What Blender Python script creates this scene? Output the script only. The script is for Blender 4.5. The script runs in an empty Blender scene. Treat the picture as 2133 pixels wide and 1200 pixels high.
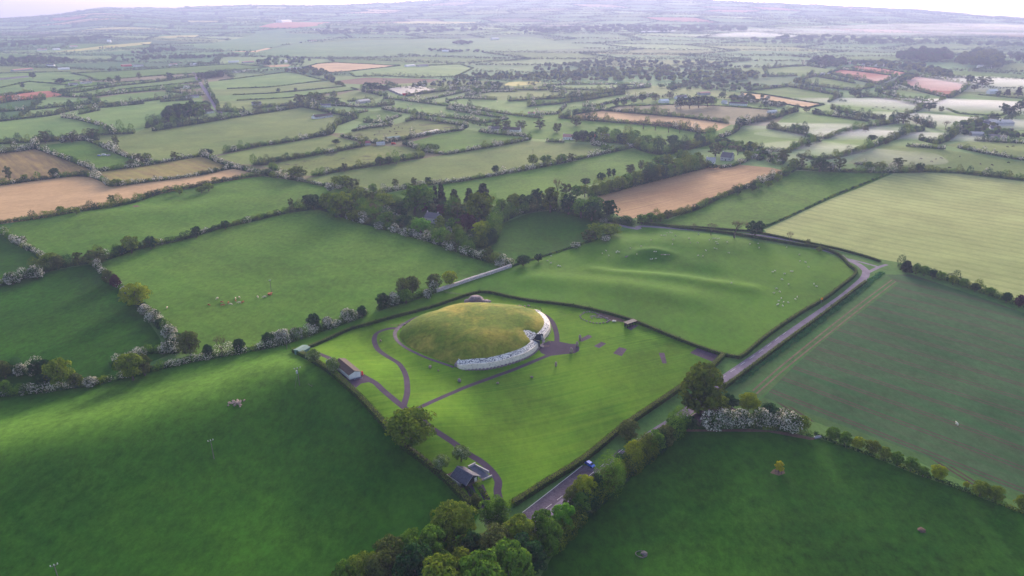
import bpy, math, random
import numpy as np
from mathutils import Vector, Matrix
from mathutils.geometry import delaunay_2d_cdt

# ------------------------------------------------------------------ camera, sky, sun, exposure
SC = bpy.context.scene
CAM_Z, PITCH, FPX, W0, H0 = 160.0, 21.94, 1415.0, 2133.0, 1200.0
cam_d = bpy.data.cameras.new('camera'); cam = bpy.data.objects.new('camera', cam_d)
SC.collection.objects.link(cam); SC.camera = cam
cam.location = (0, 0, CAM_Z); cam.rotation_euler = (math.radians(90 - PITCH), 0, 0)
cam_d.sensor_width = 36; cam_d.lens = 36 * FPX / W0; cam_d.clip_start = 1; cam_d.clip_end = 40000
SUN_EL, SUN_AZ = math.radians(12), math.radians(10)
world = bpy.data.worlds.new("World"); SC.world = world; world.use_nodes = True
wn = world.node_tree; sky = wn.nodes.new('ShaderNodeTexSky'); sky.sky_type = 'NISHITA'
sky.sun_disc = False; sky.sun_elevation = SUN_EL; sky.sun_rotation = SUN_AZ
sky.air_density = 0.9; sky.dust_density = 3.5; sky.ozone_density = 0.6
bg = wn.nodes['Background']; wn.links.new(sky.outputs[0], bg.inputs[0]); bg.inputs[1].default_value = 0.14
sun_d = bpy.data.lights.new('sun', 'SUN'); sun = bpy.data.objects.new('sun', sun_d); SC.collection.objects.link(sun)
sun_d.energy = 2.2; sun_d.angle = math.radians(14); sun_d.color = (1.0, 0.87, 0.76)
sdir = Vector((math.sin(SUN_AZ) * math.cos(SUN_EL), math.cos(SUN_AZ) * math.cos(SUN_EL), math.sin(SUN_EL)))
sun.rotation_euler = sdir.to_track_quat('Z', 'Y').to_euler(); sun.location = (0, 0, 600)
SC.view_settings.view_transform = 'Standard'; SC.view_settings.look = 'None'
SC.view_settings.gamma = 1; SC.view_settings.exposure = 1.56
SC.render.engine = 'CYCLES'; SC.cycles.use_denoising = True
SC.cycles.max_bounces = 6; SC.cycles.diffuse_bounces = 2; SC.cycles.volume_bounces = 2
SC.cycles.transmission_bounces = 2; SC.cycles.transparent_max_bounces = 4; SC.cycles.glossy_bounces = 1
HAZE_D = 0.000112

rng = np.random.default_rng(7); random.seed(7)
R = math.radians

# ------------------------------------------------------------------ terrain
cp, sp_ = math.cos(R(PITCH)), math.sin(R(PITCH))
def ray(px, py):
    u = (px - W0 / 2) / FPX; v = (H0 / 2 - py) / FPX
    return np.array([u, cp + v * sp_, -sp_ + v * cp])
def flat(px, py):
    d = ray(px, py); t = -CAM_Z / d[2]; return (d[0] * t, d[1] * t)
SKYL = [(-900, 78), (-300, 60), (0, 42), (60, 38), (130, 31), (190, 20), (230, 18), (300, 20), (370, 22), (450, 18), (530, 15), (700, 12), (850, 7),
        (950, 2), (1070, -3), (1250, -8), (1450, -3), (1600, 4), (1800, 14), (1900, 18), (2050, 32), (2133, 38), (2500, 50), (3200, 60)]
RF = 9000.0
_az = []; _hz = []
for x, y in SKYL:
    d = ray(x, y); hor = math.hypot(d[0], d[1]); _az.append(math.atan2(d[0], d[1])); _hz.append(CAM_Z + d[2] / hor * RF)
_az = np.array(_az); _hz = np.array(_hz)
RIDGES = []   # (pts, sigma, amp)
def ridge(pts, sigma, amp): RIDGES.append((np.array([flat(*p) for p in pts]), sigma, amp))
ridge([(-400, 1030), (-100, 985), (250, 915), (440, 858), (560, 816), (640, 804), (720, 830), (830, 900)], 24, 9)
ridge([(330, 1000), (480, 960)], 60, -3)
ridge([(-200, 1120), (150, 1040)], 40, 2.5)
ridge([(1245, 566), (1330, 572), (1430, 584), (1555, 602)], 6, 1.7)
ridge([(1120, 588), (1200, 592), (1300, 602), (1420, 622)], 11, 2.2)
ridge([(1322, 537), (1335, 531), (1360, 529), (1380, 532)], 5, 2.6)
ridge([(1345, 540), (1365, 539)], 7, -2.2)
ridge([(1290, 556), (1400, 560), (1480, 570)], 9, -2.0)
ridge([(1300, 512), (1400, 508), (1500, 512)], 16, 2.5)
ridge([(812, 690), (814, 712), (834, 735), (868, 752), (905, 767), (936, 777)], 4.5, 1.7)
ridge([(180, 455), (300, 448)], 20, 3)
ridge([(990, 660), (1060, 690)], 80, 2.0)
ridge([(1400, 1000), (1900, 1150)], 60, -3.0)
ridge([(1700, 335), (2000, 322), (2300, 330)], 60, 7)
ridge([(0, 70), (400, 62), (900, 60)], 500, 20)
def dist_poly(X, Y, P):
    best = np.full(X.shape, 1e18)
    for a, b in zip(P[:-1], P[1:]):
        ab = b - a; L = max(1e-9, ab @ ab)
        t = np.clip(((X - a[0]) * ab[0] + (Y - a[1]) * ab[1]) / L, 0, 1)
        best = np.minimum(best, (X - a[0] - t * ab[0]) ** 2 + (Y - a[1] - t * ab[1]) ** 2)
    return best
def HT(X, Y):
    X = np.asarray(X, float); Y = np.asarray(Y, float)
    r = np.hypot(X, Y); az = np.arctan2(X, Y)
    hs = np.interp(az, _az, _hz)
    s = np.clip((r - 2300) / (RF - 2300), 0, 1); s = s ** 1.7
    z = hs * s
    k = np.clip((r - 500) / 2500, 0, 1) * np.clip((11000 - r) / 3000, 0, 1)
    z = z + k * (5 * np.sin(X / 410 + 1.3) * np.sin(Y / 530 + .4) + 2.5 * np.sin(X / 190 + Y / 260 + 2) + 12 * np.clip((r - 3000) / 3000, 0, 1) * np.sin(Y / 330 + X / 700))
    z = z + 0.5 * np.sin(X / 37 + 1) * np.sin(Y / 43)
    for P, sg, am in RIDGES:
        z = z + am * np.exp(-dist_poly(X, Y, P) / (2 * sg * sg))
    z = z - np.clip((r - RF) / 2000, 0, 2) * 60
    return z
def H1(x, y): return float(HT(np.array([x]), np.array([y]))[0])
_T = 60 * 1.012 ** np.arange(450)
_gc = {}
def G(px, py):
    """point of the ground that the photograph shows at this pixel"""
    k = (px, py)
    if k in _gc: return _gc[k]
    d = ray(px, py); d = d / math.hypot(d[0], d[1])
    f = CAM_Z + d[2] * _T - HT(d[0] * _T, d[1] * _T)
    idx = np.nonzero(f < 0)[0]
    if len(idx) == 0 or idx[0] == 0: t = 12000.0
    else:
        i = idx[0]; a, b = _T[i - 1], _T[i]
        tt = np.linspace(a, b, 12); ff = CAM_Z + d[2] * tt - HT(d[0] * tt, d[1] * tt)
        j = max(1, int(np.argmax(ff < 0))); t = tt[j - 1] + (tt[j] - tt[j - 1]) * ff[j - 1] / (ff[j - 1] - ff[j] + 1e-12)
    x, y = d[0] * t, d[1] * t
    v = Vector((x, y, H1(x, y))); _gc[k] = v; return v
def GZ(px, py, z):
    d = ray(px, py); t = (z - CAM_Z) / d[2]; return Vector((d[0] * t, d[1] * t, z))
def mpp(p):   # metres per photo pixel at point p, and the downward view angle
    Zc = p.y * cp + (CAM_Z - p.z) * sp_
    return Zc / FPX, math.atan2(CAM_Z - p.z, math.hypot(p.x, p.y))

# ------------------------------------------------------------------ helpers
COL = SC.collection
def tag(o, label=None, cat=None, group=None, kind=None):
    if label: o['label'] = label
    if cat: o['category'] = cat
    if group: o['group'] = group
    if kind: o['kind'] = kind
    return o
def empty(name, loc, rz=0.0):
    o = bpy.data.objects.new(name, None); COL.objects.link(o); o.location = loc; o.rotation_euler[2] = rz
    o.empty_display_size = 1; return o
def link(name, me, parent=None):
    o = bpy.data.objects.new(name, me); COL.objects.link(o); o.parent = parent; return o
class MB:
    def __init__(s): s.v = []; s.f = []; s.m = []
    def add(s, vs, fs, mi=0):
        b = len(s.v); s.v += [tuple(v) for v in vs]; s.f += [tuple(b + i for i in f) for f in fs]; s.m += [mi] * len(fs); return s
    def box(s, c, d, rz=0, mi=0, taper=1.0):
        cx, cy, cz = c; dx, dy, dz = d[0] / 2, d[1] / 2, d[2] / 2; vs = []
        for z in (-1, 1):
            k = taper if z > 0 else 1
            for x, y in ((-1, -1), (1, -1), (1, 1), (-1, 1)):
                X, Y = x * dx * k, y * dy * k
                vs.append((cx + X * math.cos(rz) - Y * math.sin(rz), cy + X * math.sin(rz) + Y * math.cos(rz), cz + z * dz))
        return s.add(vs, [(3, 2, 1, 0), (4, 5, 6, 7), (0, 1, 5, 4), (1, 2, 6, 5), (2, 3, 7, 6), (3, 0, 4, 7)], mi)
    def tube(s, pts, rad, n=7, mi=0):
        pts = [Vector(p) for p in pts]; b = []
        for i, p in enumerate(pts):
            t = (pts[min(i + 1, len(pts) - 1)] - pts[max(i - 1, 0)]).normalized()
            a = t.orthogonal().normalized(); c = t.cross(a); r = rad[i]
            b += [tuple(p + (a * math.cos(q) + c * math.sin(q)) * r) for q in [2 * math.pi * k / n for k in range(n)]]
        fs = [(i * n + k, i * n + (k + 1) % n, (i + 1) * n + (k + 1) % n, (i + 1) * n + k) for i in range(len(pts) - 1) for k in range(n)]
        fs += [tuple(range(n - 1, -1, -1)), tuple((len(pts) - 1) * n + k for k in range(n))]
        return s.add(b, fs, mi)
    def rock(s, c, r, seed=0, n=8, m=6, mi=0, rough=.18):
        rr = random.Random(seed); vs = []; c = Vector(c)
        for j in range(m + 1):
            th = math.pi * j / m
            for k in range(n):
                q = 2 * math.pi * k / n; w = 1 + rr.uniform(-rough, rough) if 0 < j < m else 1
                vs.append((c.x + r[0] * math.sin(th) * math.cos(q) * w, c.y + r[1] * math.sin(th) * math.sin(q) * w, c.z + r[2] * math.cos(th) * w))
        fs = [(j * n + k, (j + 1) * n + k, (j + 1) * n + (k + 1) % n, j * n + (k + 1) % n) for j in range(m) for k in range(n)]
        return s.add(vs, fs, mi)
    def build(s, name, mats, parent=None, smooth=False):
        me = bpy.data.meshes.new(name); me.from_pydata(s.v, [], s.f)
        if not isinstance(mats, (list, tuple)): mats = [mats]
        for m in mats: me.materials.append(m)
        me.polygons.foreach_set('material_index', s.m)
        if smooth: me.polygons.foreach_set('use_smooth', [True] * len(s.f))
        me.update(); return link(name, me, parent)

# ------------------------------------------------------------------ materials
class NT:
    def __init__(s, name):
        s.mat = bpy.data.materials.new(name); s.mat.use_nodes = True; s.t = s.mat.node_tree; s.n = s.t.nodes
        s.out = [x for x in s.n if x.type == 'OUTPUT_MATERIAL'][0]; s.p = [x for x in s.n if x.type == 'BSDF_PRINCIPLED'][0]
        s.p.inputs['Roughness'].default_value = .9; s.p.inputs['Specular IOR Level'].default_value = .15
    def set(s, sock, v):
        if isinstance(v, bpy.types.NodeSocket): s.t.links.new(v, sock)
        elif isinstance(v, (tuple, list)) and len(v) == 3 and sock.type == 'RGBA': sock.default_value = (*v, 1)
        else: sock.default_value = v
    def math(s, op, a, b=0.0, c=None, clamp=False):
        n = s.n.new('ShaderNodeMath'); n.operation = op; n.use_clamp = clamp; s.set(n.inputs[0], a); s.set(n.inputs[1], b)
        if c is not None: s.set(n.inputs[2], c)
        return n.outputs[0]
    def mix(s, f, a, b, blend='MIX'):
        n = s.n.new('ShaderNodeMix'); n.data_type = 'RGBA'; n.blend_type = blend
        s.set(n.inputs[0], f); s.set(n.inputs[6], a); s.set(n.inputs[7], b); return n.outputs[2]
    def pos(s): return s.n.new('ShaderNodeNewGeometry').outputs['Position']
    def geo(s, o): return s.n.new('ShaderNodeNewGeometry').outputs[o]
    def vec(s, x, y, z=0.0):
        n = s.n.new('ShaderNodeCombineXYZ'); s.set(n.inputs[0], x); s.set(n.inputs[1], y); s.set(n.inputs[2], z); return n.outputs[0]
    def sep(s, v):
        n = s.n.new('ShaderNodeSeparateXYZ'); s.set(n.inputs[0], v); return n.outputs
    def noise(s, v, scale, detail=3.0, rough=.5, dist=0.0):
        n = s.n.new('ShaderNodeTexNoise'); s.set(n.inputs['Vector'], v); n.inputs['Scale'].default_value = scale
        n.inputs['Detail'].default_value = detail; n.inputs['Roughness'].default_value = rough; n.inputs['Distortion'].default_value = dist
        return n.outputs[0]
    def voro(s, v, scale, out='Color'):
        n = s.n.new('ShaderNodeTexVoronoi'); s.set(n.inputs['Vector'], v); n.inputs['Scale'].default_value = scale; return n.outputs[out]
    def rng(s, v, a, b, c=0.0, d=1.0):
        n = s.n.new('ShaderNodeMapRange'); s.set(n.inputs[0], v)
        for i, x in zip((1, 2, 3, 4), (a, b, c, d)): n.inputs[i].default_value = x
        return n.outputs[0]
    def attr(s, name):
        n = s.n.new('ShaderNodeAttribute'); n.attribute_name = name; return n.outputs['Fac']
    def col(s, c, rough=None, spec=None, metal=None):
        s.set(s.p.inputs['Base Color'], c)
        if rough is not None: s.p.inputs['Roughness'].default_value = rough
        if spec is not None: s.p.inputs['Specular IOR Level'].default_value = spec
        if metal is not None: s.p.inputs['Metallic'].default_value = metal
        return s
    def bump(s, h, strength, dist):
        n = s.n.new('ShaderNodeBump'); s.set(n.inputs['Height'], h); n.inputs['Strength'].default_value = strength
        n.inputs['Distance'].default_value = dist; s.t.links.new(n.outputs[0], s.p.inputs['Normal'])
def lin(c):
    f = lambda v: (v / 255 / 12.92) if v / 255 <= .04045 else ((v / 255 + .055) / 1.055) ** 2.4
    return tuple(f(v) for v in c)
def plain(name, rgb, var=.15, scale=2.0, rough=.85, spec=.2, metal=0.0):
    m = NT(name); n = m.noise(m.pos(), scale, 4, .6)
    m.col(m.mix(m.rng(n, .3, .7), tuple(x * (1 - var) for x in rgb), tuple(min(1, x * (1 + var)) for x in rgb)), rough, spec, metal)
    return m.mat

def field_mat(name, c1, c2, streak=0.0, sc=None, sfreq=.35, grain=.18, mott=.012, tramline=0.0, tcol=(.05, .04, .035), tsp=24.0, patch=None, contrast=.13, band=None):
    m = NT(name); P = m.pos(); a = m.attr('ang'); t = m.attr('tint')
    X, Y, Z = m.sep(P)
    ca = m.math('COSINE', a); sa = m.math('SINE', a)
    u = m.math('ADD', m.math('MULTIPLY', X, ca), m.math('MULTIPLY', Y, sa))
    v = m.math('SUBTRACT', m.math('MULTIPLY', Y, ca), m.math('MULTIPLY', X, sa))
    big = m.noise(P, mott, 4, .6, .4)
    c = m.mix(m.rng(big, .32, .68), c1, c2)
    if streak:
        w = m.math('ADD', v, m.math('MULTIPLY', m.math('SINE', m.math('MULTIPLY', u, .02)), 1.5))
        st = m.noise(m.vec(m.math('MULTIPLY', u, .012), m.math('MULTIPLY', w, sfreq), 0), 1.0, 4, .65)
        c = m.mix(m.math('MULTIPLY', m.rng(st, .35, .65), streak), c, sc)
    if tramline:
        ww = m.math('ADD', v, m.math('MULTIPLY', m.noise(P, .01, 1), 6.0))
        fr = m.math('MODULO', m.math('ADD', ww, 9600.0), tsp)
        l1 = m.math('LESS_THAN', m.math('ABSOLUTE', m.math('SUBTRACT', fr, 3.0)), .42 if tsp < 13 else .5)
        l2 = m.math('LESS_THAN', m.math('ABSOLUTE', m.math('SUBTRACT', fr, 5.2)), .3 if tsp < 13 else .5)
        c = m.mix(m.math('MULTIPLY', m.math('ADD', l1, l2, clamp=True), tramline), c, tcol)
    if patch:
        pn = m.noise(P, patch[1], 5, .7)
        c = m.mix(m.math('MULTIPLY', m.rng(pn, patch[2], patch[2] + .06), patch[3]), c, patch[0])
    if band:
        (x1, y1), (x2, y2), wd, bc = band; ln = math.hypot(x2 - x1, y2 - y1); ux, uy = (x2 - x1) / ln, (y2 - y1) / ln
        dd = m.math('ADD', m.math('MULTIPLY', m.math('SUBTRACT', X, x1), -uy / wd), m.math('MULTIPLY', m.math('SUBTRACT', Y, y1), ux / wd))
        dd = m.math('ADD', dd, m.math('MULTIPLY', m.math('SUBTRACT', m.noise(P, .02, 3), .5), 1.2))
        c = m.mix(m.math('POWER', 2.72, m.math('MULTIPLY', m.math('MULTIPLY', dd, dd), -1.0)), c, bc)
    bm = m.rng(m.noise(P, .021, 3, .55, .8), .3, .7, 1 - contrast, 1 + contrast)
    t = m.math('ADD', t, m.math('SUBTRACT', bm, 1.0))
    g = m.noise(m.vec(X, m.math('MULTIPLY', Y, .7), Z), .3, 6, .85)
    g2 = m.math('ADD', m.rng(g, .25, .75, 1 - grain * 2, 1 + grain * 2), t)
    m.col(m.mix(1.0, c, m.vec(g2, g2, g2), 'MULTIPLY'), 1.0, .03)
    return m.mat

def leaf_mat(name, c1, c2, blossom=0.0, bcol=(.75, .7, .72), nscale=.25, trans=.22):
    m = NT(name); r = m.geo('Random Per Island'); oi = m.n.new('ShaderNodeObjectInfo').outputs['Random']
    tc = m.n.new('ShaderNodeTexCoord').outputs['Object']
    nz = m.noise(tc, nscale, 2)
    f = m.math('ADD', m.math('MULTIPLY', r, .55), m.math('ADD', m.rng(nz, .3, .7, -.3, .5), m.math('MULTIPLY', oi, .25)), clamp=True)
    c = m.mix(f, c1, c2)
    if blossom:
        nb = m.noise(m.pos(), .22, 2)
        k = m.math('ADD', m.math('MULTIPLY', nb, 1.6), m.math('MULTIPLY', r, .9))
        c = m.mix(m.math('GREATER_THAN', k, 2.31 - blossom), c, bcol)
    m.n.remove(m.p)
    d = m.n.new('ShaderNodeBsdfDiffuse'); tr = m.n.new('ShaderNodeBsdfTranslucent'); mx = m.n.new('ShaderNodeMixShader')
    m.set(d.inputs[0], c); m.set(tr.inputs[0], c); mx.inputs[0].default_value = trans
    m.t.links.new(d.outputs[0], mx.inputs[1]); m.t.links.new(tr.outputs[0], mx.inputs[2]); m.t.links.new(mx.outputs[0], m.out.inputs[0])
    return m.mat

L = {
 'g': leaf_mat('leaf_green', (.035, .09, .012), (.15, .27, .03)),
 'd': leaf_mat('leaf_dark', (0.012, 0.041, 0.017), (0.036, 0.094, 0.029)),
 'o': leaf_mat('leaf_olive', (.055, .1, .012), (.22, .28, .028)),
 'q': leaf_mat('leaf_dark_olive', (.035, .06, .01), (.18, .22, .025)),
 'b': leaf_mat('leaf_bronze', (.04, .06, .018), (.14, .165, .045)),
 'y': leaf_mat('leaf_yellow_green', (0.131, 0.174, 0.012), (0.334, 0.377, 0.017)),
 'Y': leaf_mat('leaf_yellow', (0.300, 0.280, 0.010), (0.550, 0.480, 0.020)),
 'G': leaf_mat('leaf_bright_green', (.06, .19, .012), (.17, .36, .03)),
 'p': leaf_mat('leaf_copper', (0.036, 0.017, 0.023), (0.102, 0.043, 0.051)),
 'c': leaf_mat('leaf_conifer', (0.017, 0.032, 0.020), (0.051, 0.072, 0.036)),
 'h': leaf_mat('leaf_hawthorn', (0.029, 0.065, 0.017), (0.102, 0.160, 0.043), .95, (.72, .66, .6)),
 'w': leaf_mat('leaf_pale_blossom', (0.072, 0.131, 0.029), (0.203, 0.290, 0.072), .75, (.42, .45, .3)),
 'n': leaf_mat('twigs', (0.072, 0.051, 0.036), (0.174, 0.123, 0.072)),
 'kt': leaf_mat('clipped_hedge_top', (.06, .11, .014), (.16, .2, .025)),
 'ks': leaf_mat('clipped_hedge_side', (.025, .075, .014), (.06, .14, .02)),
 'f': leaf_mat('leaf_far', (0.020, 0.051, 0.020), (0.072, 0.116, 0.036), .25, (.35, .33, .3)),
 'nt': leaf_mat('nettle', (0.029, 0.116, 0.043), (0.087, 0.246, 0.087)),
}
BARK = plain('bark', (.09, .07, .055), .3, 3)
# ------------------------------------------------------------------ fields (photo pixel outlines laid on the terrain)
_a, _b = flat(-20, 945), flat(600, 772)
FM = {
 'FB': field_mat('pasture_pale_ridge_painted_sun', (.011, .058, .005), (.026, .09, .007), .25, (.032, .09, .006), .15, .3, .02, contrast=.13, band=(_a, _b, 26.0, (.075, .16, .02))),  # band: paler ridge grass plus the low sun's sweep, painted into the colour
 'LA': field_mat('lawn', (.045, .135, .008), (.095, .185, .012), .6, (.13, .22, .02), .8, .14, .02, contrast=.28),
 'G1': field_mat('pasture_dark', (.011, .058, .005), (.026, .09, .007), .25, (.032, .09, .006), .15, .3, .02, contrast=.2),
 'G2': field_mat('pasture', (.045, .12, .014), (.09, .165, .024), .3, (.1, .185, .03), .2, .24, .012, contrast=.17),
 'G4': field_mat('pasture_lush', (.042, .13, .009), (.085, .175, .016), .15, (.12, .22, .04), .2, .14, .014),
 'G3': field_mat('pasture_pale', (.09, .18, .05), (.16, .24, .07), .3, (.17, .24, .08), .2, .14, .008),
 'OL': field_mat('pasture_olive', (.11, .16, .05), (.18, .215, .07), .3, (.1, .16, .05), .2, .16, .01),
 'MA': field_mat('rough_pasture', (.1, .15, .045), (.17, .19, .06), 0, None, .2, .2, .01, patch=((.045, .05, .035), .03, .54, .8)),
 'S1': field_mat('stubble', (.42, .27, .15), (.52, .34, .2), .5, (.36, .23, .13), .3, .1, .008),
 'S2': field_mat('stubble_striped', (.36, .22, .12), (.44, .29, .15), .7, (.26, .14, .1), .45, .12, .01),
 'SB': field_mat('stubble_brown', (.24, .17, .07), (.3, .22, .09), .9, (.13, .09, .06), .12, .12, .012),
 'SY': field_mat('stubble_olive', (.24, .22, .07), (.32, .28, .09), .7, (.2, .12, .08), .12, .12, .012),
 'BR': field_mat('ploughed', (.33, .11, .08), (.4, .15, .11), .3, (.22, .1, .07), .3, .1, .006),
 'PU': field_mat('fallow', (.16, .14, .09), (.2, .17, .11), .3, (.12, .12, .07), .2, .14, .01),
 'YE': field_mat('yellow_crop', (.36, .33, .1), (.45, .4, .14), .2, (.3, .3, .1), .3, .08, .006),
 'BA': field_mat('barley', (.27, .30, .12), (.36, .37, .16), .35, (.22, .26, .1), .3, .09, .008, .55, (.12, .16, .05), 12.0),
 'TR': field_mat('young_crop', (.024, .078, .03), (.045, .102, .042), .4, (.07, .07, .045), .25, .16, .02, .85, (.075, .05, .046), 14.5),
 'HD': field_mat('headland', (.035, .105, .03), (.055, .135, .038), .5, (.08, .085, .045), .3, .16, .02, .9, (.07, .04, .04), 26.0),
 'BG': field_mat('base_grass', (.05, .13, .035), (.1, .17, .05), 0, None, .2, .2, .01),
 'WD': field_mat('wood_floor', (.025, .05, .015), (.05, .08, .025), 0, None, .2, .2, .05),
 'EA': field_mat('bare_earth', (.12, .07, .05), (.18, .11, .08), 0, None, .2, .25, .2),
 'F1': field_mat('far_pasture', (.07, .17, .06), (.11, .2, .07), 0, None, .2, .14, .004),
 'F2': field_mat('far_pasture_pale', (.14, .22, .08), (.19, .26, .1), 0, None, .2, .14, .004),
 'F3': field_mat('far_crop_dark', (.04, .1, .04), (.06, .13, .05), 0, None, .2, .14, .004),
}
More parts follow.
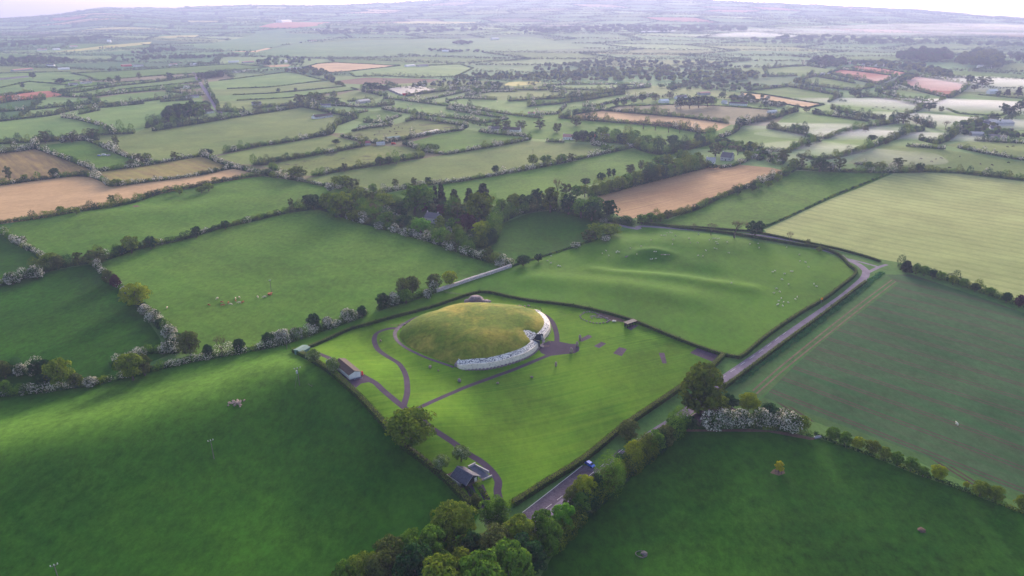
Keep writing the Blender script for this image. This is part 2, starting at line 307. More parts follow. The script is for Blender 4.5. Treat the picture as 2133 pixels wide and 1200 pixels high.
# id, material, hedge style ('' none), words for the labels, outline
FIELDS = [
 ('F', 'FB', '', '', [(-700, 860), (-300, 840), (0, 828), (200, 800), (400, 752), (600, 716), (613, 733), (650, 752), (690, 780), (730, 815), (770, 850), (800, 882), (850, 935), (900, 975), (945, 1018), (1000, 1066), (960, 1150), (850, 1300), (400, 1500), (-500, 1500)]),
 ('strip', 'G4', '', '', [(600, 716), (650, 697), (700, 680), (765, 657), (905, 612), (990, 580), (1070, 556), (1130, 535), (1200, 515), (1290, 482), (1330, 472), (1389, 478), (1465, 486), (1590, 505), (1712, 523), (1760, 545), (1781, 570), (1666, 656), (1556, 740), (1541, 749), (1453, 724), (1389, 700), (1321, 672), (1252, 652), (1182, 638), (1111, 630), (1060, 620), (999, 610), (910, 638), (809, 665), (720, 691), (640, 725), (613, 733)]),
 ('cattle', 'G2', '', '', [(195, 545), (290, 518), (380, 500), (450, 478), (600, 443), (660, 437), (700, 446), (750, 465), (880, 497), (970, 530), (1040, 548), (1070, 556), (990, 580), (905, 612), (850, 625), (765, 657), (700, 680), (650, 697), (600, 716), (540, 728), (470, 740), (375, 738), (340, 680), (280, 625), (215, 570)]),
 ('leftmid', 'G1', '', '', [(-400, 615), (0, 597), (60, 577), (130, 560), (195, 550), (215, 570), (280, 630), (330, 700), (350, 740), (200, 800), (0, 828), (-400, 850)]),
 ('left2', 'G1', '', '', [(-400, 480), (0, 485), (40, 508), (80, 530), (105, 550), (60, 577), (0, 597), (-400, 615)]),
 ('up1', 'G2', '', '', [(30, 463), (100, 452), (230, 427), (330, 404), (450, 381), (545, 366), (600, 374), (672, 387), (730, 400), (690, 430), (640, 437), (600, 443), (450, 478), (290, 518), (195, 543), (130, 554), (80, 530), (15, 480)]),
 ('stub1', 'S1', '', '', [(-400, 415), (0, 386), (76, 376), (157, 367), (190, 369), (233, 387), (291, 382), (393, 369), (486, 352), (540, 363), (572, 371), (545, 366), (450, 381), (330, 404), (230, 427), (100, 452), (0, 467), (-400, 480)]),
 ('stub2', 'SB', '', '', [(-400, 345), (0, 319), (71, 311), (100, 318), (177, 347), (195, 362), (157, 367), (76, 376), (0, 386), (-400, 415)]),
 ('stub3', 'SY', '', '', [(190, 360), (253, 352), (329, 341), (418, 327), (486, 348), (393, 369), (291, 382), (240, 386), (205, 370)]),
 ('scrub', 'G2', '', '', [(75, 304), (130, 298), (165, 290), (200, 300), (250, 322), (300, 336), (253, 352), (215, 356), (177, 347)]),
 ('big', 'OL', 'mix', 'the wide striped pasture', [(205, 293), (279, 280), (418, 257), (540, 237), (631, 223), (700, 238), (745, 246), (700, 262), (690, 280), (614, 294), (540, 305), (443, 324), (329, 341), (290, 330), (230, 300)]),
 ('l5', 'G3', 'haw', 'the pale pasture at the west edge', [(-300, 262), (0, 247), (120, 243), (165, 250), (210, 262), (235, 276), (127, 294), (81, 297), (0, 302), (-300, 320)]),
 ('l6', 'G3', 'mix', 'the long narrow pasture before the dark copse', [(160, 240), (230, 225), (300, 215), (420, 207), (432, 216), (400, 240), (330, 258), (279, 278), (235, 274)]),
 ('l7', 'G3', 'mix', 'the lens shaped pasture west of the copse', [(185, 207), (250, 197), (337, 190), (415, 198), (425, 206), (300, 214), (215, 215)]),
 ('l8', 'G3', 'low', 'the narrow meadow strip south of white cottages', [(130, 187), (250, 172), (350, 164), (410, 160), (418, 170), (340, 178), (250, 187), (180, 203), (150, 198)]),
 ('l9', 'BR', 'mix', 'the small red ploughed field', [(-60, 212), (0, 200), (50, 194), (99, 189), (135, 198), (80, 206), (28, 211), (0, 216)]),
 ('l10', 'G3', 'low', 'the meadow above the red ploughed field', [(-200, 200), (0, 183), (60, 170), (150, 178), (140, 187), (50, 193), (0, 200)]),
 ('l11', 'G2', 'low', 'the long green field beneath the tree line', [(150, 153), (350, 142), (490, 133), (560, 140), (420, 152), (300, 160), (200, 168), (185, 160)]),
 ('l12', 'G3', 'low', 'the green paddock by the long white barn', [(-100, 156), (30, 152), (120, 150), (160, 150), (190, 163), (120, 172), (0, 180), (-100, 185)]),
 ('s1', 'G3', 'low', 'the first strip east of the straight road', [(424, 172), (540, 158), (596, 150), (620, 153), (680, 168), (560, 182), (432, 187)]),
 ('s2', 'OL', 'low', 'the second strip east of the straight road', [(432, 187), (560, 182), (690, 170), (720, 180), (560, 195), (440, 200)]),
 ('s3', 'G3', 'low', 'the third strip east of the straight road', [(440, 200), (560, 195), (725, 181), (745, 187), (600, 204), (447, 211)]),
 ('s4', 'OL', 'mix', 'the fourth strip beside the straight road', [(447, 211), (600, 204), (700, 198), (690, 212), (640, 222), (540, 236), (455, 232)]),
 ('s5', 'OL', 'mix', 'the olive field by the polytunnels', [(700, 200), (740, 188), (790, 198), (800, 204), (760, 210), (720, 212)]),
 ('pk', 'S1', 'low', 'the large pink stubble field', [(636, 139), (660, 133), (700, 130), (834, 137), (780, 143), (727, 149), (690, 152), (660, 147)]),
 ('pk2', 'S1', '', '', [(546, 137), (580, 135), (606, 134), (600, 139), (560, 140)]),
 ('m1', 'G3', 'low', 'the pale field before the brown gravel yard', [(727, 150), (834, 138), (960, 134), (985, 142), (950, 160), (870, 162), (800, 158), (740, 160)]),
 ('dirt', 'EA', '', '', [(705, 168), (760, 162), (860, 164), (915, 165), (895, 172), (820, 175), (760, 176), (712, 174)]),
 ('m2', 'OL', 'haw', 'the olive field south of the glasshouses', [(835, 200), (890, 190), (975, 181), (1000, 186), (940, 198), (880, 210), (850, 208)]),
 ('m3', 'G3', 'haw', 'the pasture with white cows', [(930, 212), (960, 205), (1040, 208), (1100, 214), (1180, 220), (1160, 238), (1070, 240), (1000, 232), (950, 224)]),
 ('m4', 'G3', 'haw', 'the green strip below the white cow pasture', [(770, 222), (830, 215), (900, 222), (1000, 240), (1060, 248), (1010, 256), (960, 248), (880, 240), (820, 232)]),
 ('m5', 'G2', 'haw', 'the small square paddock by the bungalow', [(715, 243), (770, 231), (800, 230), (840, 240), (800, 256), (765, 256), (730, 250)]),
 ('m6', 'MA', 'haw', 'the tussocky field by the long sheds', [(700, 282), (760, 268), (810, 262), (870, 247), (940, 258), (975, 264), (960, 272), (900, 280), (840, 292), (790, 300), (740, 292)]),
 ('m7', 'G2', 'haw', 'the green field below the long sheds', [(840, 300), (900, 284), (975, 270), (1020, 278), (1090, 284), (1105, 291), (1060, 300), (930, 322), (890, 318)]),
 ('m8', 'OL', 'mix', 'the bushy pasture west of the farm yard', [(450, 326), (540, 306), (614, 295), (690, 282), (740, 294), (765, 303), (700, 316), (600, 333), (545, 344), (500, 342)]),
 ('m9', 'MA', 'mix', 'the marshy field beside the farm yard', [(548, 346), (600, 334), (700, 317), (775, 303), (850, 306), (888, 318), (880, 328), (800, 342), (700, 358), (665, 366), (610, 366)]),
 ('m10', 'OL', 'haw', 'the long pale pasture in the middle', [(640, 372), (700, 359), (800, 343), (890, 329), (1000, 308), (1110, 294), (1200, 298), (1262, 306), (1240, 322), (1160, 342), (1050, 362), (960, 378), (870, 390), (800, 402), (740, 395)]),
 ('m11', 'G2', '', '', [(800, 405), (870, 391), (960, 379), (1060, 362), (1160, 343), (1260, 322), (1330, 305), (1420, 318), (1380, 345), (1280, 372), (1180, 398), (1080, 420), (1000, 430), (880, 420)]),
 ('m12', 'S2', '', '', [(1237, 408), (1300, 392), (1400, 366), (1480, 345), (1530, 342), (1610, 350), (1640, 358), (1590, 378), (1500, 410), (1450, 436), (1390, 452), (1300, 455), (1272, 440)]),
 ('m13', 'G2', '', '', [(1365, 472), (1400, 455), (1500, 414), (1590, 382), (1655, 356), (1700, 357), (1860, 362), (1740, 410), (1600, 472), (1565, 485), (1465, 478)]),
 ('BA', 'BA', '', '', [(1592, 478), (1660, 447), (1740, 410), (1862, 361), (1930, 359), (2000, 362), (2133, 378), (2600, 420), (2800, 900), (2300, 700), (2133, 632), (2050, 603), (1960, 572), (1880, 548), (1780, 530), (1700, 512), (1600, 490)]),
 ('TR', 'TR', '', '', [(1845, 572), (1900, 572), (1960, 592), (2050, 622), (2133, 652), (2300, 712), (2900, 950), (2900, 1500), (2133, 1052), (2000, 1000), (1900, 957), (1800, 918), (1700, 880), (1640, 866), (1560, 848), (1520, 838), (1500, 822), (1530, 800), (1620, 738), (1740, 648)]),
 ('HD', 'HD', '', '', [(1845, 572), (1872, 590), (1830, 622), (1740, 690), (1660, 757), (1590, 828), (1560, 848), (1500, 822), (1530, 800), (1620, 738), (1740, 648)]),
 ('H2', 'HD', '', '', [(1560, 848), (1590, 828), (1640, 845), (1720, 873), (1900, 940), (2133, 1030), (2900, 1400), (2900, 1500), (2133, 1052), (2000, 1000), (1900, 957), (1800, 918), (1700, 880), (1640, 866)]),
 ('BR', 'G1', '', '', [(1395, 905), (1430, 893), (1480, 893), (1560, 893), (1640, 900), (1700, 912), (1800, 945), (1900, 985), (2000, 1020), (2133, 1070), (2600, 1240), (2600, 1800), (1000, 1800), (1080, 1280), (1150, 1160), (1205, 1090), (1260, 1045), (1330, 975)]),
 ('ds', 'G1', '', '', [(1035, 470), (1100, 445), (1155, 437), (1215, 450), (1262, 472), (1240, 500), (1200, 515), (1130, 535), (1070, 556), (1040, 548), (1015, 520)]),
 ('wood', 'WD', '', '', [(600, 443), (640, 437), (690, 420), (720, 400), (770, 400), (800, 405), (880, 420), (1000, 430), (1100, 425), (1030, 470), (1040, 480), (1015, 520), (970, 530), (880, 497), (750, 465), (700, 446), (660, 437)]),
 ('n1', 'S1', 'mix', 'the beige stubble with ivy clad trees', [(1166, 246), (1200, 238), (1252, 230), (1340, 238), (1440, 247), (1526, 258), (1500, 270), (1470, 279), (1389, 264), (1288, 256)]),
 ('n2', 'PU', 'low', 'the brown fallow field', [(1256, 230), (1290, 221), (1400, 218), (1500, 221), (1600, 228), (1640, 236), (1612, 262), (1540, 262), (1440, 246), (1340, 236)]),
 ('n3', 'G3', 'mix', 'the misty green field by the round tree', [(1480, 292), (1550, 266), (1612, 263), (1680, 280), (1715, 292), (1680, 304), (1640, 318), (1560, 312)]),
 ('n4', 'G3', 'mix', 'the misty field edged by small trees', [(1613, 260), (1661, 234), (1730, 242), (1819, 255), (1800, 266), (1743, 280), (1690, 277)]),
 ('n5', 'G3', 'mix', 'the misty lane shaped field', [(1655, 325), (1720, 303), (1794, 280), (1870, 262), (1924, 272), (1870, 288), (1800, 315), (1740, 330), (1700, 334)]),
 ('n6', 'G3', 'mix', 'the small misty field by the farm', [(1905, 289), (1944, 272), (1997, 275), (1980, 290), (1952, 301)]),
 ('n7', 'OL', 'haw', 'the bright paddock south of the farm', [(1967, 303), (2023, 293), (2133, 299), (2300, 320), (2300, 350), (2133, 335), (2040, 318)]),
 ('n8', 'OL', 'haw', 'the sloping pasture with black cattle', [(1763, 340), (1800, 322), (1845, 303), (1946, 309), (2023, 320), (2133, 338), (2300, 360), (2300, 400), (2133, 372), (2023, 361), (1865, 352)]),
 ('r1', 'BR', 'mix', 'the near left red field', [(1725, 153), (1750, 145), (1800, 150), (1867, 159), (1850, 168), (1827, 176), (1780, 166)]),
 ('r2', 'BR', 'low', 'the upper red field', [(1773, 140), (1785, 137), (1840, 143), (1895, 153), (1873, 156), (1800, 148)]),
 ('r3', 'BR', 'mix', 'the big red field', [(1873, 175), (1890, 165), (1906, 159), (1960, 168), (2023, 178), (2000, 193), (1977, 205), (1920, 192)]),
 ('r4', 'S1', 'low', 'the narrow beige stubble strip', [(1545, 192), (1590, 197), (1717, 218), (1680, 226), (1600, 210), (1548, 205)]),
 ('r5', 'G2', 'mix', 'the teal field above the beige strip', [(1500, 200), (1545, 190), (1590, 186), (1640, 180), (1700, 190), (1753, 200), (1717, 217), (1600, 198)]),
 ('r6', 'G2', 'mix', 'the field left of the red fields', [(1654, 171), (1697, 159), (1760, 170), (1819, 181), (1795, 186), (1773, 189), (1700, 180)]),
 ('r7', 'G2', 'mix', 'the field behind the dark pines', [(1590, 143), (1640, 139), (1682, 137), (1733, 145), (1700, 152), (1674, 158), (1600, 160)]),
 ('r8', 'G3', 'mix', 'the misty field with two trees', [(1720, 224), (1760, 212), (1801, 201), (1860, 210), (1926, 224), (1890, 240), (1845, 252), (1780, 240)]),
 ('r9', 'G3', 'mix', 'the pale misty strip below the big red field', [(1824, 191), (1855, 185), (1910, 195), (1972, 206), (1946, 219), (1880, 206)]),
 ('r10', 'G3', 'low', 'the widest mist covered field', [(1954, 221), (1980, 208), (2013, 196), (2133, 206), (2133, 222), (2081, 242), (2040, 240), (1997, 237)]),
 ('r11', 'G3', 'mix', 'the misty field with bare trees', [(1890, 246), (1915, 238), (1946, 234), (2000, 240), (2069, 247), (2030, 262), (1987, 270), (1935, 266)]),
 ('r12', 'G3', 'haw', 'the green field by the hedged lane', [(1370, 200), (1300, 196), (1200, 205), (1160, 222), (1240, 222), (1290, 210)]),
 ('r13', 'G3', 'haw', 'the broad green field mid distance', [(1130, 180), (1180, 176), (1290, 176), (1355, 178), (1340, 186), (1260, 186), (1180, 188)]),
 ('r14', 'OL', 'haw', 'the sheep dotted strip', [(960, 202), (1020, 192), (1110, 190), (1180, 192), (1160, 202), (1080, 210), (1000, 208)]),
 ('r15', 'YE', '', '', [(1060, 171), (1100, 169), (1130, 170), (1110, 176), (1070, 179), (1050, 177)]),
 ('y1', 'YE', '', '', [(114, 108), (180, 100), (316, 87), (312, 92), (210, 102), (150, 107)]),
 ('y2', 'YE', '', '', [(327, 77), (370, 74), (415, 73), (410, 77), (350, 79)]),
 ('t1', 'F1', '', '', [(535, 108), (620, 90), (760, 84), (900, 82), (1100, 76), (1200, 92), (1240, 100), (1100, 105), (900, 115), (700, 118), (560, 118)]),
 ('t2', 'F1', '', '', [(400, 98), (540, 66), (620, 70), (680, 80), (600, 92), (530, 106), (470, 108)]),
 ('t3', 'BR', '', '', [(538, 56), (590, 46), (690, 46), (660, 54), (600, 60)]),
 ('t4', 'YE', '', '', [(812, 48), (870, 44), (1000, 46), (940, 50), (860, 50)]),
]
# near hedges: style, label, polyline
HEDGES = [
 ('clip', 'clipped boundary hedge between monument lawn and the dark sloping field', [(613, 733), (650, 752), (682, 772), (722, 805), (755, 836), (783, 866), (835, 926), (879, 960), (925, 998), (969, 1042), (995, 1066)]),
 ('clip', 'clipped boundary hedge behind the mound, topped by small tufts', [(645, 725), (720, 691), (765, 678), (809, 665), (860, 652), (910, 638), (999, 610), (1060, 620), (1111, 629), (1182, 637), (1252, 651), (1321, 671), (1389, 699), (1453, 724), (1506, 741), (1541, 747)]),
 ('clip', 'clipped boundary hedge between monument lawn and the road', [(1506, 743), (1485, 765), (1460, 783), (1415, 812), (1377, 838), (1321, 876), (1290, 898), (1215, 960), (1137, 1009), (1064, 1056)]),
 ('clip', 'trimmed roadside hedge around the field of sheep', [(1541, 747), (1556, 737), (1600, 700), (1666, 655), (1712, 628), (1748, 601), (1783, 571), (1768, 555), (1748, 534), (1712, 519), (1666, 512), (1590, 499), (1554, 493), (1465, 481), (1400, 474), (1339, 467)]),
 ('clip', 'dark clipped hedge on the far side of the hidden lane', [(1328, 464), (1389, 471), (1465, 476), (1567, 484), (1590, 488), (1651, 501), (1748, 521), (1819, 541), (1835, 548)]),
 ('clip', 'shaggy low hedge between the road and the tramlined crop', [(1802, 590), (1757, 624), (1700, 668), (1650, 704), (1595, 745), (1545, 783), (1505, 812)]),
 ('haw', 'long blossoming hedgerow above the dark sloping field', [(-120, 838), (0, 825), (100, 815), (200, 800), (300, 776), (400, 753), (470, 741), (540, 728), (600, 714), (650, 696), (700, 679), (765, 655)]),
 ('mixd', 'bushy hedgerow ending at the pale stone wall', [(790, 645), (850, 627), (905, 609)]),
 ('mixd', 'broken shrub belt at the foot of the left pasture', [(-100, 790), (0, 783), (63, 780), (130, 776)]),
 ('haw', 'short blossoming hedge joining two bushy corners', [(235, 760), (300, 738), (345, 734), (372, 735)]),
 ('haw', 'overgrown blossoming hedgerow left of the cattle pasture', [(190, 546), (215, 570), (250, 600), (285, 633), (310, 655), (340, 683), (360, 712), (372, 735)]),
 ('mixd', 'dark hedgerow above the cattle pasture', [(60, 577), (130, 558), (190, 548), (240, 535), (290, 518), (380, 500), (450, 478), (530, 460), (600, 443), (640, 437), (680, 432)]),
 ('haw', 'short hawthorn hedge at the left picture edge', [(-60, 605), (0, 595), (60, 577)]),
 ('haw', 'blossoming hedge beside the small dark corner field', [(-60, 470), (0, 485), (40, 510), (80, 530), (105, 553)]),
 ('mixd', 'dark hedgerow below the large pink stubble', [(-100, 485), (0, 466), (100, 452), (177, 439), (279, 422), (330, 404), (405, 390), (450, 381), (545, 366), (572, 371)]),
 ('haw', 'hedge running from pink stubble corner to the copse', [(540, 363), (601, 373), (640, 380), (672, 387), (733, 398), (770, 404)]),
 ('haw', 'dense blossoming hedge between pink and olive stubble', [(190, 369), (215, 378), (233, 388), (291, 382), (330, 377), (393, 369), (440, 361), (486, 351), (540, 363)]),
 ('mixd', 'dark hedge between brown and pink stubble', [(-100, 392), (0, 386), (76, 376), (157, 367), (190, 369)]),
 ('haw', 'thick white blossoming hedge along the brown stubble', [(71, 309), (100, 318), (140, 333), (177, 347), (200, 356), (215, 357)]),
 ('haw', 'blossoming hedge above the olive stubble', [(215, 357), (253, 352), (329, 341), (418, 326), (450, 337), (486, 349)]),
 ('haw', 'curved hedge beside the caravan paddock', [(130, 297), (165, 290), (200, 300), (250, 322), (290, 334), (329, 341)]),
 ('mixd', 'dark hedge above the brown stubble', [(-100, 326), (0, 319), (71, 310), (81, 297), (127, 294), (205, 292)]),
 ('tallh', 'hawthorn belt along the wood edge', [(700, 446), (740, 460), (790, 474), (850, 490), (900, 505), (950, 522), (1000, 540), (1045, 550), (1066, 553)]),
 ('tall', 'tall mixed belt of bushes around the wooded house', [(672, 430), (700, 444), (760, 455), (830, 470), (900, 492), (960, 515), (1020, 510), (1035, 478)]),
 ('haw', 'hedgerow dividing pale pasture and green pasture', [(780, 404), (820, 398), (870, 389), (960, 378), (1060, 361), (1160, 342), (1262, 320), (1330, 304)]),
 ('low', 'thin hedge line climbing the field of sheep', [(1060, 556), (1130, 535), (1165, 524), (1200, 513), (1240, 500), (1275, 487)]),
 ('tall', 'wooded hedge behind the dark square field', [(1035, 470), (1070, 450), (1100, 443), (1150, 437), (1200, 448), (1260, 462), (1320, 470)]),
 ('tall', 'tall hedge above the striped beige stubble', [(1230, 412), (1300, 393), (1400, 367), (1480, 346)]),
 ('mixd', 'hedge below the striped beige stubble', [(1340, 463), (1390, 453), (1450, 437), (1500, 412), (1590, 380), (1655, 355)]),
 ('haw', 'blossoming garden hedge by the two houses', [(1500, 350), (1528, 346), (1560, 333)]),
 ('low', 'thin straight hedge between green field and barley', [(1592, 474), (1660, 444), (1740, 407), (1800, 383), (1862, 358)]),
 ('mixd', 'dark hedgerow along the top of the barley', [(1640, 352), (1700, 356), (1760, 358), (1865, 360), (1930, 358), (2000, 361), (2133, 376), (2300, 395)]),
 ('bush', 'row of dark bushes between barley and tramlined crop', [(1875, 556), (1930, 571), (1990, 590), (2050, 611), (2133, 640), (2300, 700)]),
 ('nett', 'green nettle bank beside the tramlined crop', [(1835, 568), (1790, 604), (1730, 650), (1660, 703), (1590, 755), (1530, 800)]),
 ('low', 'dark ditch bank between crop and lower pasture', [(1700, 906), (1760, 930), (1840, 958), (1900, 982), (1960, 1004), (2060, 1042), (2133, 1070), (2300, 1130)]),
 ('tall', 'shrubby hedgerow along the lower side of the road', [(1415, 893), (1385, 925), (1350, 955), (1310, 985), (1265, 1030), (1225, 1065), (1190, 1100), (1150, 1140)]),
 ('low', 'dark border below the blossoming car park trees', [(1420, 893), (1480, 892), (1560, 891), (1640, 899), (1690, 908)]),
 ('low', 'short trimmed hedge beside the visitor hut path', [(967, 1013), (985, 1030), (1009, 1053)]),
 ('low', 'second trimmed hedge between hut path and lawn', [(992, 1011), (1004, 1024), (1017, 1039)]),
 ('mixd', 'bushy hedge screening the straight road', [(430, 175), (436, 190), (444, 205), (455, 222)]),
 ('mix', 'long hedgerow south of the western double strip', [(-80, 240), (0, 233), (76, 228), (177, 218), (240, 218), (329, 208), (380, 203), (425, 198)]),
 ('mix', 'long hedgerow leading to the dark copse from the west', [(-80, 262), (0, 253), (60, 246), (114, 240), (152, 230), (228, 223), (300, 216)]),
 ('mix', 'hedgerow above the western double strip', [(130, 200), (177, 203), (253, 195), (342, 187), (415, 180)]),
 ('mix', 'hedgerow south of the twin white cottages', [(110, 192), (162, 193), (228, 182), (300, 174), (355, 167), (408, 160)]),
 ('mix', 'hedgerow under the woodland band, middle distance', [(1000, 186), (1060, 187), (1120, 188), (1187, 187), (1270, 189), (1354, 182)]),
 ('mix', 'hedgerow rising to the clump of pines', [(1060, 211), (1111, 208), (1192, 203), (1250, 196), (1290, 190)]),
 ('mix', 'hedgerow below the clump of pines', [(1100, 222), (1161, 217), (1187, 213), (1240, 206), (1301, 196)]),
 ('mix', 'hedgerow running east from the polytunnels', [(847, 201), (900, 193), (986, 185), (1040, 186)]),
 ('haw', 'hawthorn hedgerow below the polytunnels', [(800, 205), (867, 213), (915, 219), (961, 224), (1020, 233), (1070, 240), (1130, 247)]),
 ('mix', 'hedgerow along the field above the hamlet', [(530, 226), (590, 221), (640, 217), (720, 222), (771, 224), (821, 218)]),
 ('mix', 'hedgerow south of the pale western meadow', [(0, 300), (81, 296), (127, 292), (170, 286), (215, 281), (279, 278)]),
 ('mix', 'hedgerow from round tree to the misty lane', [(1490, 292), (1530, 276), (1545, 262), (1600, 250), (1640, 238), (1660, 232)]),
 ('mix', 'hedgerow between two misty fields', [(1600, 268), (1660, 279), (1712, 290), (1750, 280), (1809, 267), (1870, 256)]),
 ('tall', 'thick belt of shrubs above the striped stubble and lane', [(1480, 300), (1430, 312), (1370, 322), (1300, 300), (1250, 296), (1200, 292)]),
 ('tall', 'wooded strip across the heart of the hidden garden', [(720, 410), (780, 425), (850, 430), (920, 445), (990, 455), (1030, 455)]),
 ('tallh', 'shrub belt below the conifers', [(760, 440), (840, 462), (910, 482), (980, 498)]),
]
# ------------------------------------------------------------------ ground sheet: one triangulation split into ground, road, paths
def W2(pts): return [(G(*p).x, G(*p).y) for p in pts]
def buffer(pts, w, closed=False):
    P = [Vector(p) for p in pts]; Lf = []; Rt = []
    for i, p in enumerate(P):
        a = P[max(i - 1, 0)]; b = P[min(i + 1, len(P) - 1)]; t = (b - a).normalized(); n = Vector((-t.y, t.x))
        ww = w[i] if isinstance(w, (list, tuple)) else w
        Lf.append(p + n * ww / 2); Rt.append(p - n * ww / 2)
    return [tuple(q) for q in Lf] + [tuple(q) for q in reversed(Rt)]
def smooth2(pts, k=4):
    P = [Vector(p) for p in pts]; out = []
    for i in range(len(P) - 1):
        p0, p1, p2, p3 = P[max(i - 1, 0)], P[i], P[i + 1], P[min(i + 2, len(P) - 1)]
        for j in range(k):
            t = j / k
            out.append(0.5 * ((2 * p1) + (p2 - p0) * t + (2 * p0 - 5 * p1 + 4 * p2 - p3) * t * t + (3 * p1 - p0 - 3 * p2 + p3) * t ** 3))
    out.append(P[-1]); return out
ROADS = [  # name, label, pts, width, group: all structure
 ('road', [(1262, 462), (1280, 466), (1328, 477), (1335, 471), (1420, 477), (1567, 489), (1640, 500), (1740, 528), (1757, 538), (1783, 548), (1800, 560), (1804, 568), (1799, 580), (1783, 595), (1753, 620), (1692, 662), (1628, 706), (1590, 733), (1545, 764), (1500, 795), (1470, 820), (1440, 850), (1404, 876), (1359, 905), (1330, 930), (1300, 950), (1258, 985), (1200, 1030), (1150, 1072), (1100, 1115), (1040, 1190), (960, 1300)], 4.8),
 ('road', [(1799, 572), (1815, 564), (1832, 556), (1848, 551)], 2.6),
 ('road', [(1755, 537), (1790, 545), (1812, 551), (1830, 556)], 2.2),
 ('road', [(402, 150), (410, 163), (420, 178), (430, 192), (440, 207), (452, 227), (460, 236)], 8),
 ('path', [(829, 684), (816, 684), (804, 686), (788, 692), (781, 700), (780, 712), (788, 729), (809, 744), (829, 756), (840, 770), (846, 785), (848, 800), (848, 820), (841, 845)], 2.6),
 ('path', [(655, 734), (682, 744), (707, 757), (733, 769), (758, 784), (781, 797), (798, 813), (834, 843), (858, 860), (880, 876), (902, 894), (943, 921), (978, 947), (1000, 960), (1021, 978), (1036, 998), (1038, 1010), (1036, 1022), (1040, 1040), (1050, 1062)], 2.9),
 ('path', [(858, 858), (880, 846), (961, 810), (1020, 788), (1070, 770), (1123, 748), (1150, 737), (1165, 728)], 2.3),
 ('path', [(1160, 712), (1160, 700), (1158, 690), (1155, 680), (1150, 670), (1140, 660), (1131, 655), (1120, 650)], 2.7),
 ('dirt', [(1858, 583), (1740, 672), (1640, 752), (1568, 814)], .8), ('dirt', [(1866, 586), (1750, 676), (1650, 756), (1576, 820)], .8),
 ('path', [(975, 1010), (990, 1040), (1008, 1062)], 3.0), ('path', [(1000, 1010), (1008, 1028), (1018, 1048)], 2.5),
]
PADS = [
 ('path', [(1121, 727), (1130, 716), (1144, 710), (1161, 711), (1187, 716), (1202, 717), (1207, 724), (1206, 731), (1197, 736), (1175, 738), (1150, 741), (1138, 740), (1128, 736)]),
 ('path', [(724, 793), (739, 810), (752, 799), (768, 796), (790, 806), (798, 812), (781, 793), (758, 779), (733, 765), (707, 752), (690, 748), (700, 770)]),
 ('path', [(637, 740), (650, 747), (668, 741), (660, 731), (648, 730)]),
 ('gravel_pad', [(1206, 706), (1233, 698), (1214, 711), (1206, 711)]), ('gravel_pad', [(1204, 708), (1226, 697), (1234, 702), (1212, 712)]),
 ('gravel_pad', [(1237, 721), (1253, 712), (1263, 716), (1248, 725)]),
 ('gravel_pad', [(1277, 736), (1290, 723), (1306, 727), (1295, 742)]),
 ('gravel_pad', [(1372, 735), (1384, 735), (1389, 757), (1380, 757)]),
 ('gravel_pad', [(1437, 735), (1452, 725), (1503, 740), (1488, 755)]),
 ('gravel_pad', [(1304, 683), (1316, 676), (1330, 678), (1314, 688)]),
 ('gravel_pad', [(1450, 862), (1474, 838), (1500, 843), (1535, 852), (1520, 872), (1490, 890), (1452, 888), (1440, 876)]),
 ('layby', [(1085, 1072), (1213, 969), (1245, 975), (1290, 936), (1300, 942), (1258, 980), (1110, 1085)]),
 ('terrace', [(975, 972), (989, 967), (1024, 993), (1005, 1000)]),
 ('dirt', [(926, 990), (944, 982), (975, 1005), (960, 1020)]),
 ('dirt', [(1252, 651), (1275, 655), (1302, 668), (1300, 671), (1270, 668), (1240, 657)]),
 ('dirt', [(1425, 893), (1480, 895), (1560, 893), (1640, 900), (1705, 914), (1690, 917), (1600, 900), (1500, 899), (1430, 899)]),
 ('dirt', [(1604, 985), (1612, 977), (1632, 978), (1636, 986), (1622, 991)]),
 ('dirt', [(1336, 1153), (1342, 1149), (1349, 1154), (1347, 1160), (1340, 1160)]),
 ('dirt', [(1911, 1100), (1918, 1097), (1928, 1103), (1928, 1110), (1918, 1110)]),
 ('dirt', [(275, 429), (285, 427), (292, 430), (280, 432)]), ('dirt', [(836, 928), (845, 936), (853, 942), (842, 940)]),
]
cv = []; cf = []; ck = []      # verts, faces, key per face
def addpoly(pts, key):
    if sum(a[0] * c[1] - c[0] * a[1] for a, c in zip(pts, pts[1:] + pts[:1])) < 0: pts = pts[::-1]
    q = []
    for a, c in zip(pts, pts[1:] + pts[:1]):
        ln = math.dist(a, c); n_ = max(1, int(ln / max(3.5, min(math.hypot(*a), math.hypot(*c)) * .016)))
        q += [(a[0] + (c[0] - a[0]) * i / n_, a[1] + (c[1] - a[1]) * i / n_) for i in range(n_)]
    pts = q
    b = len(cv); cv.extend(Vector(p) for p in pts); cf.append(list(range(b, b + len(pts)))); ck.append(key)
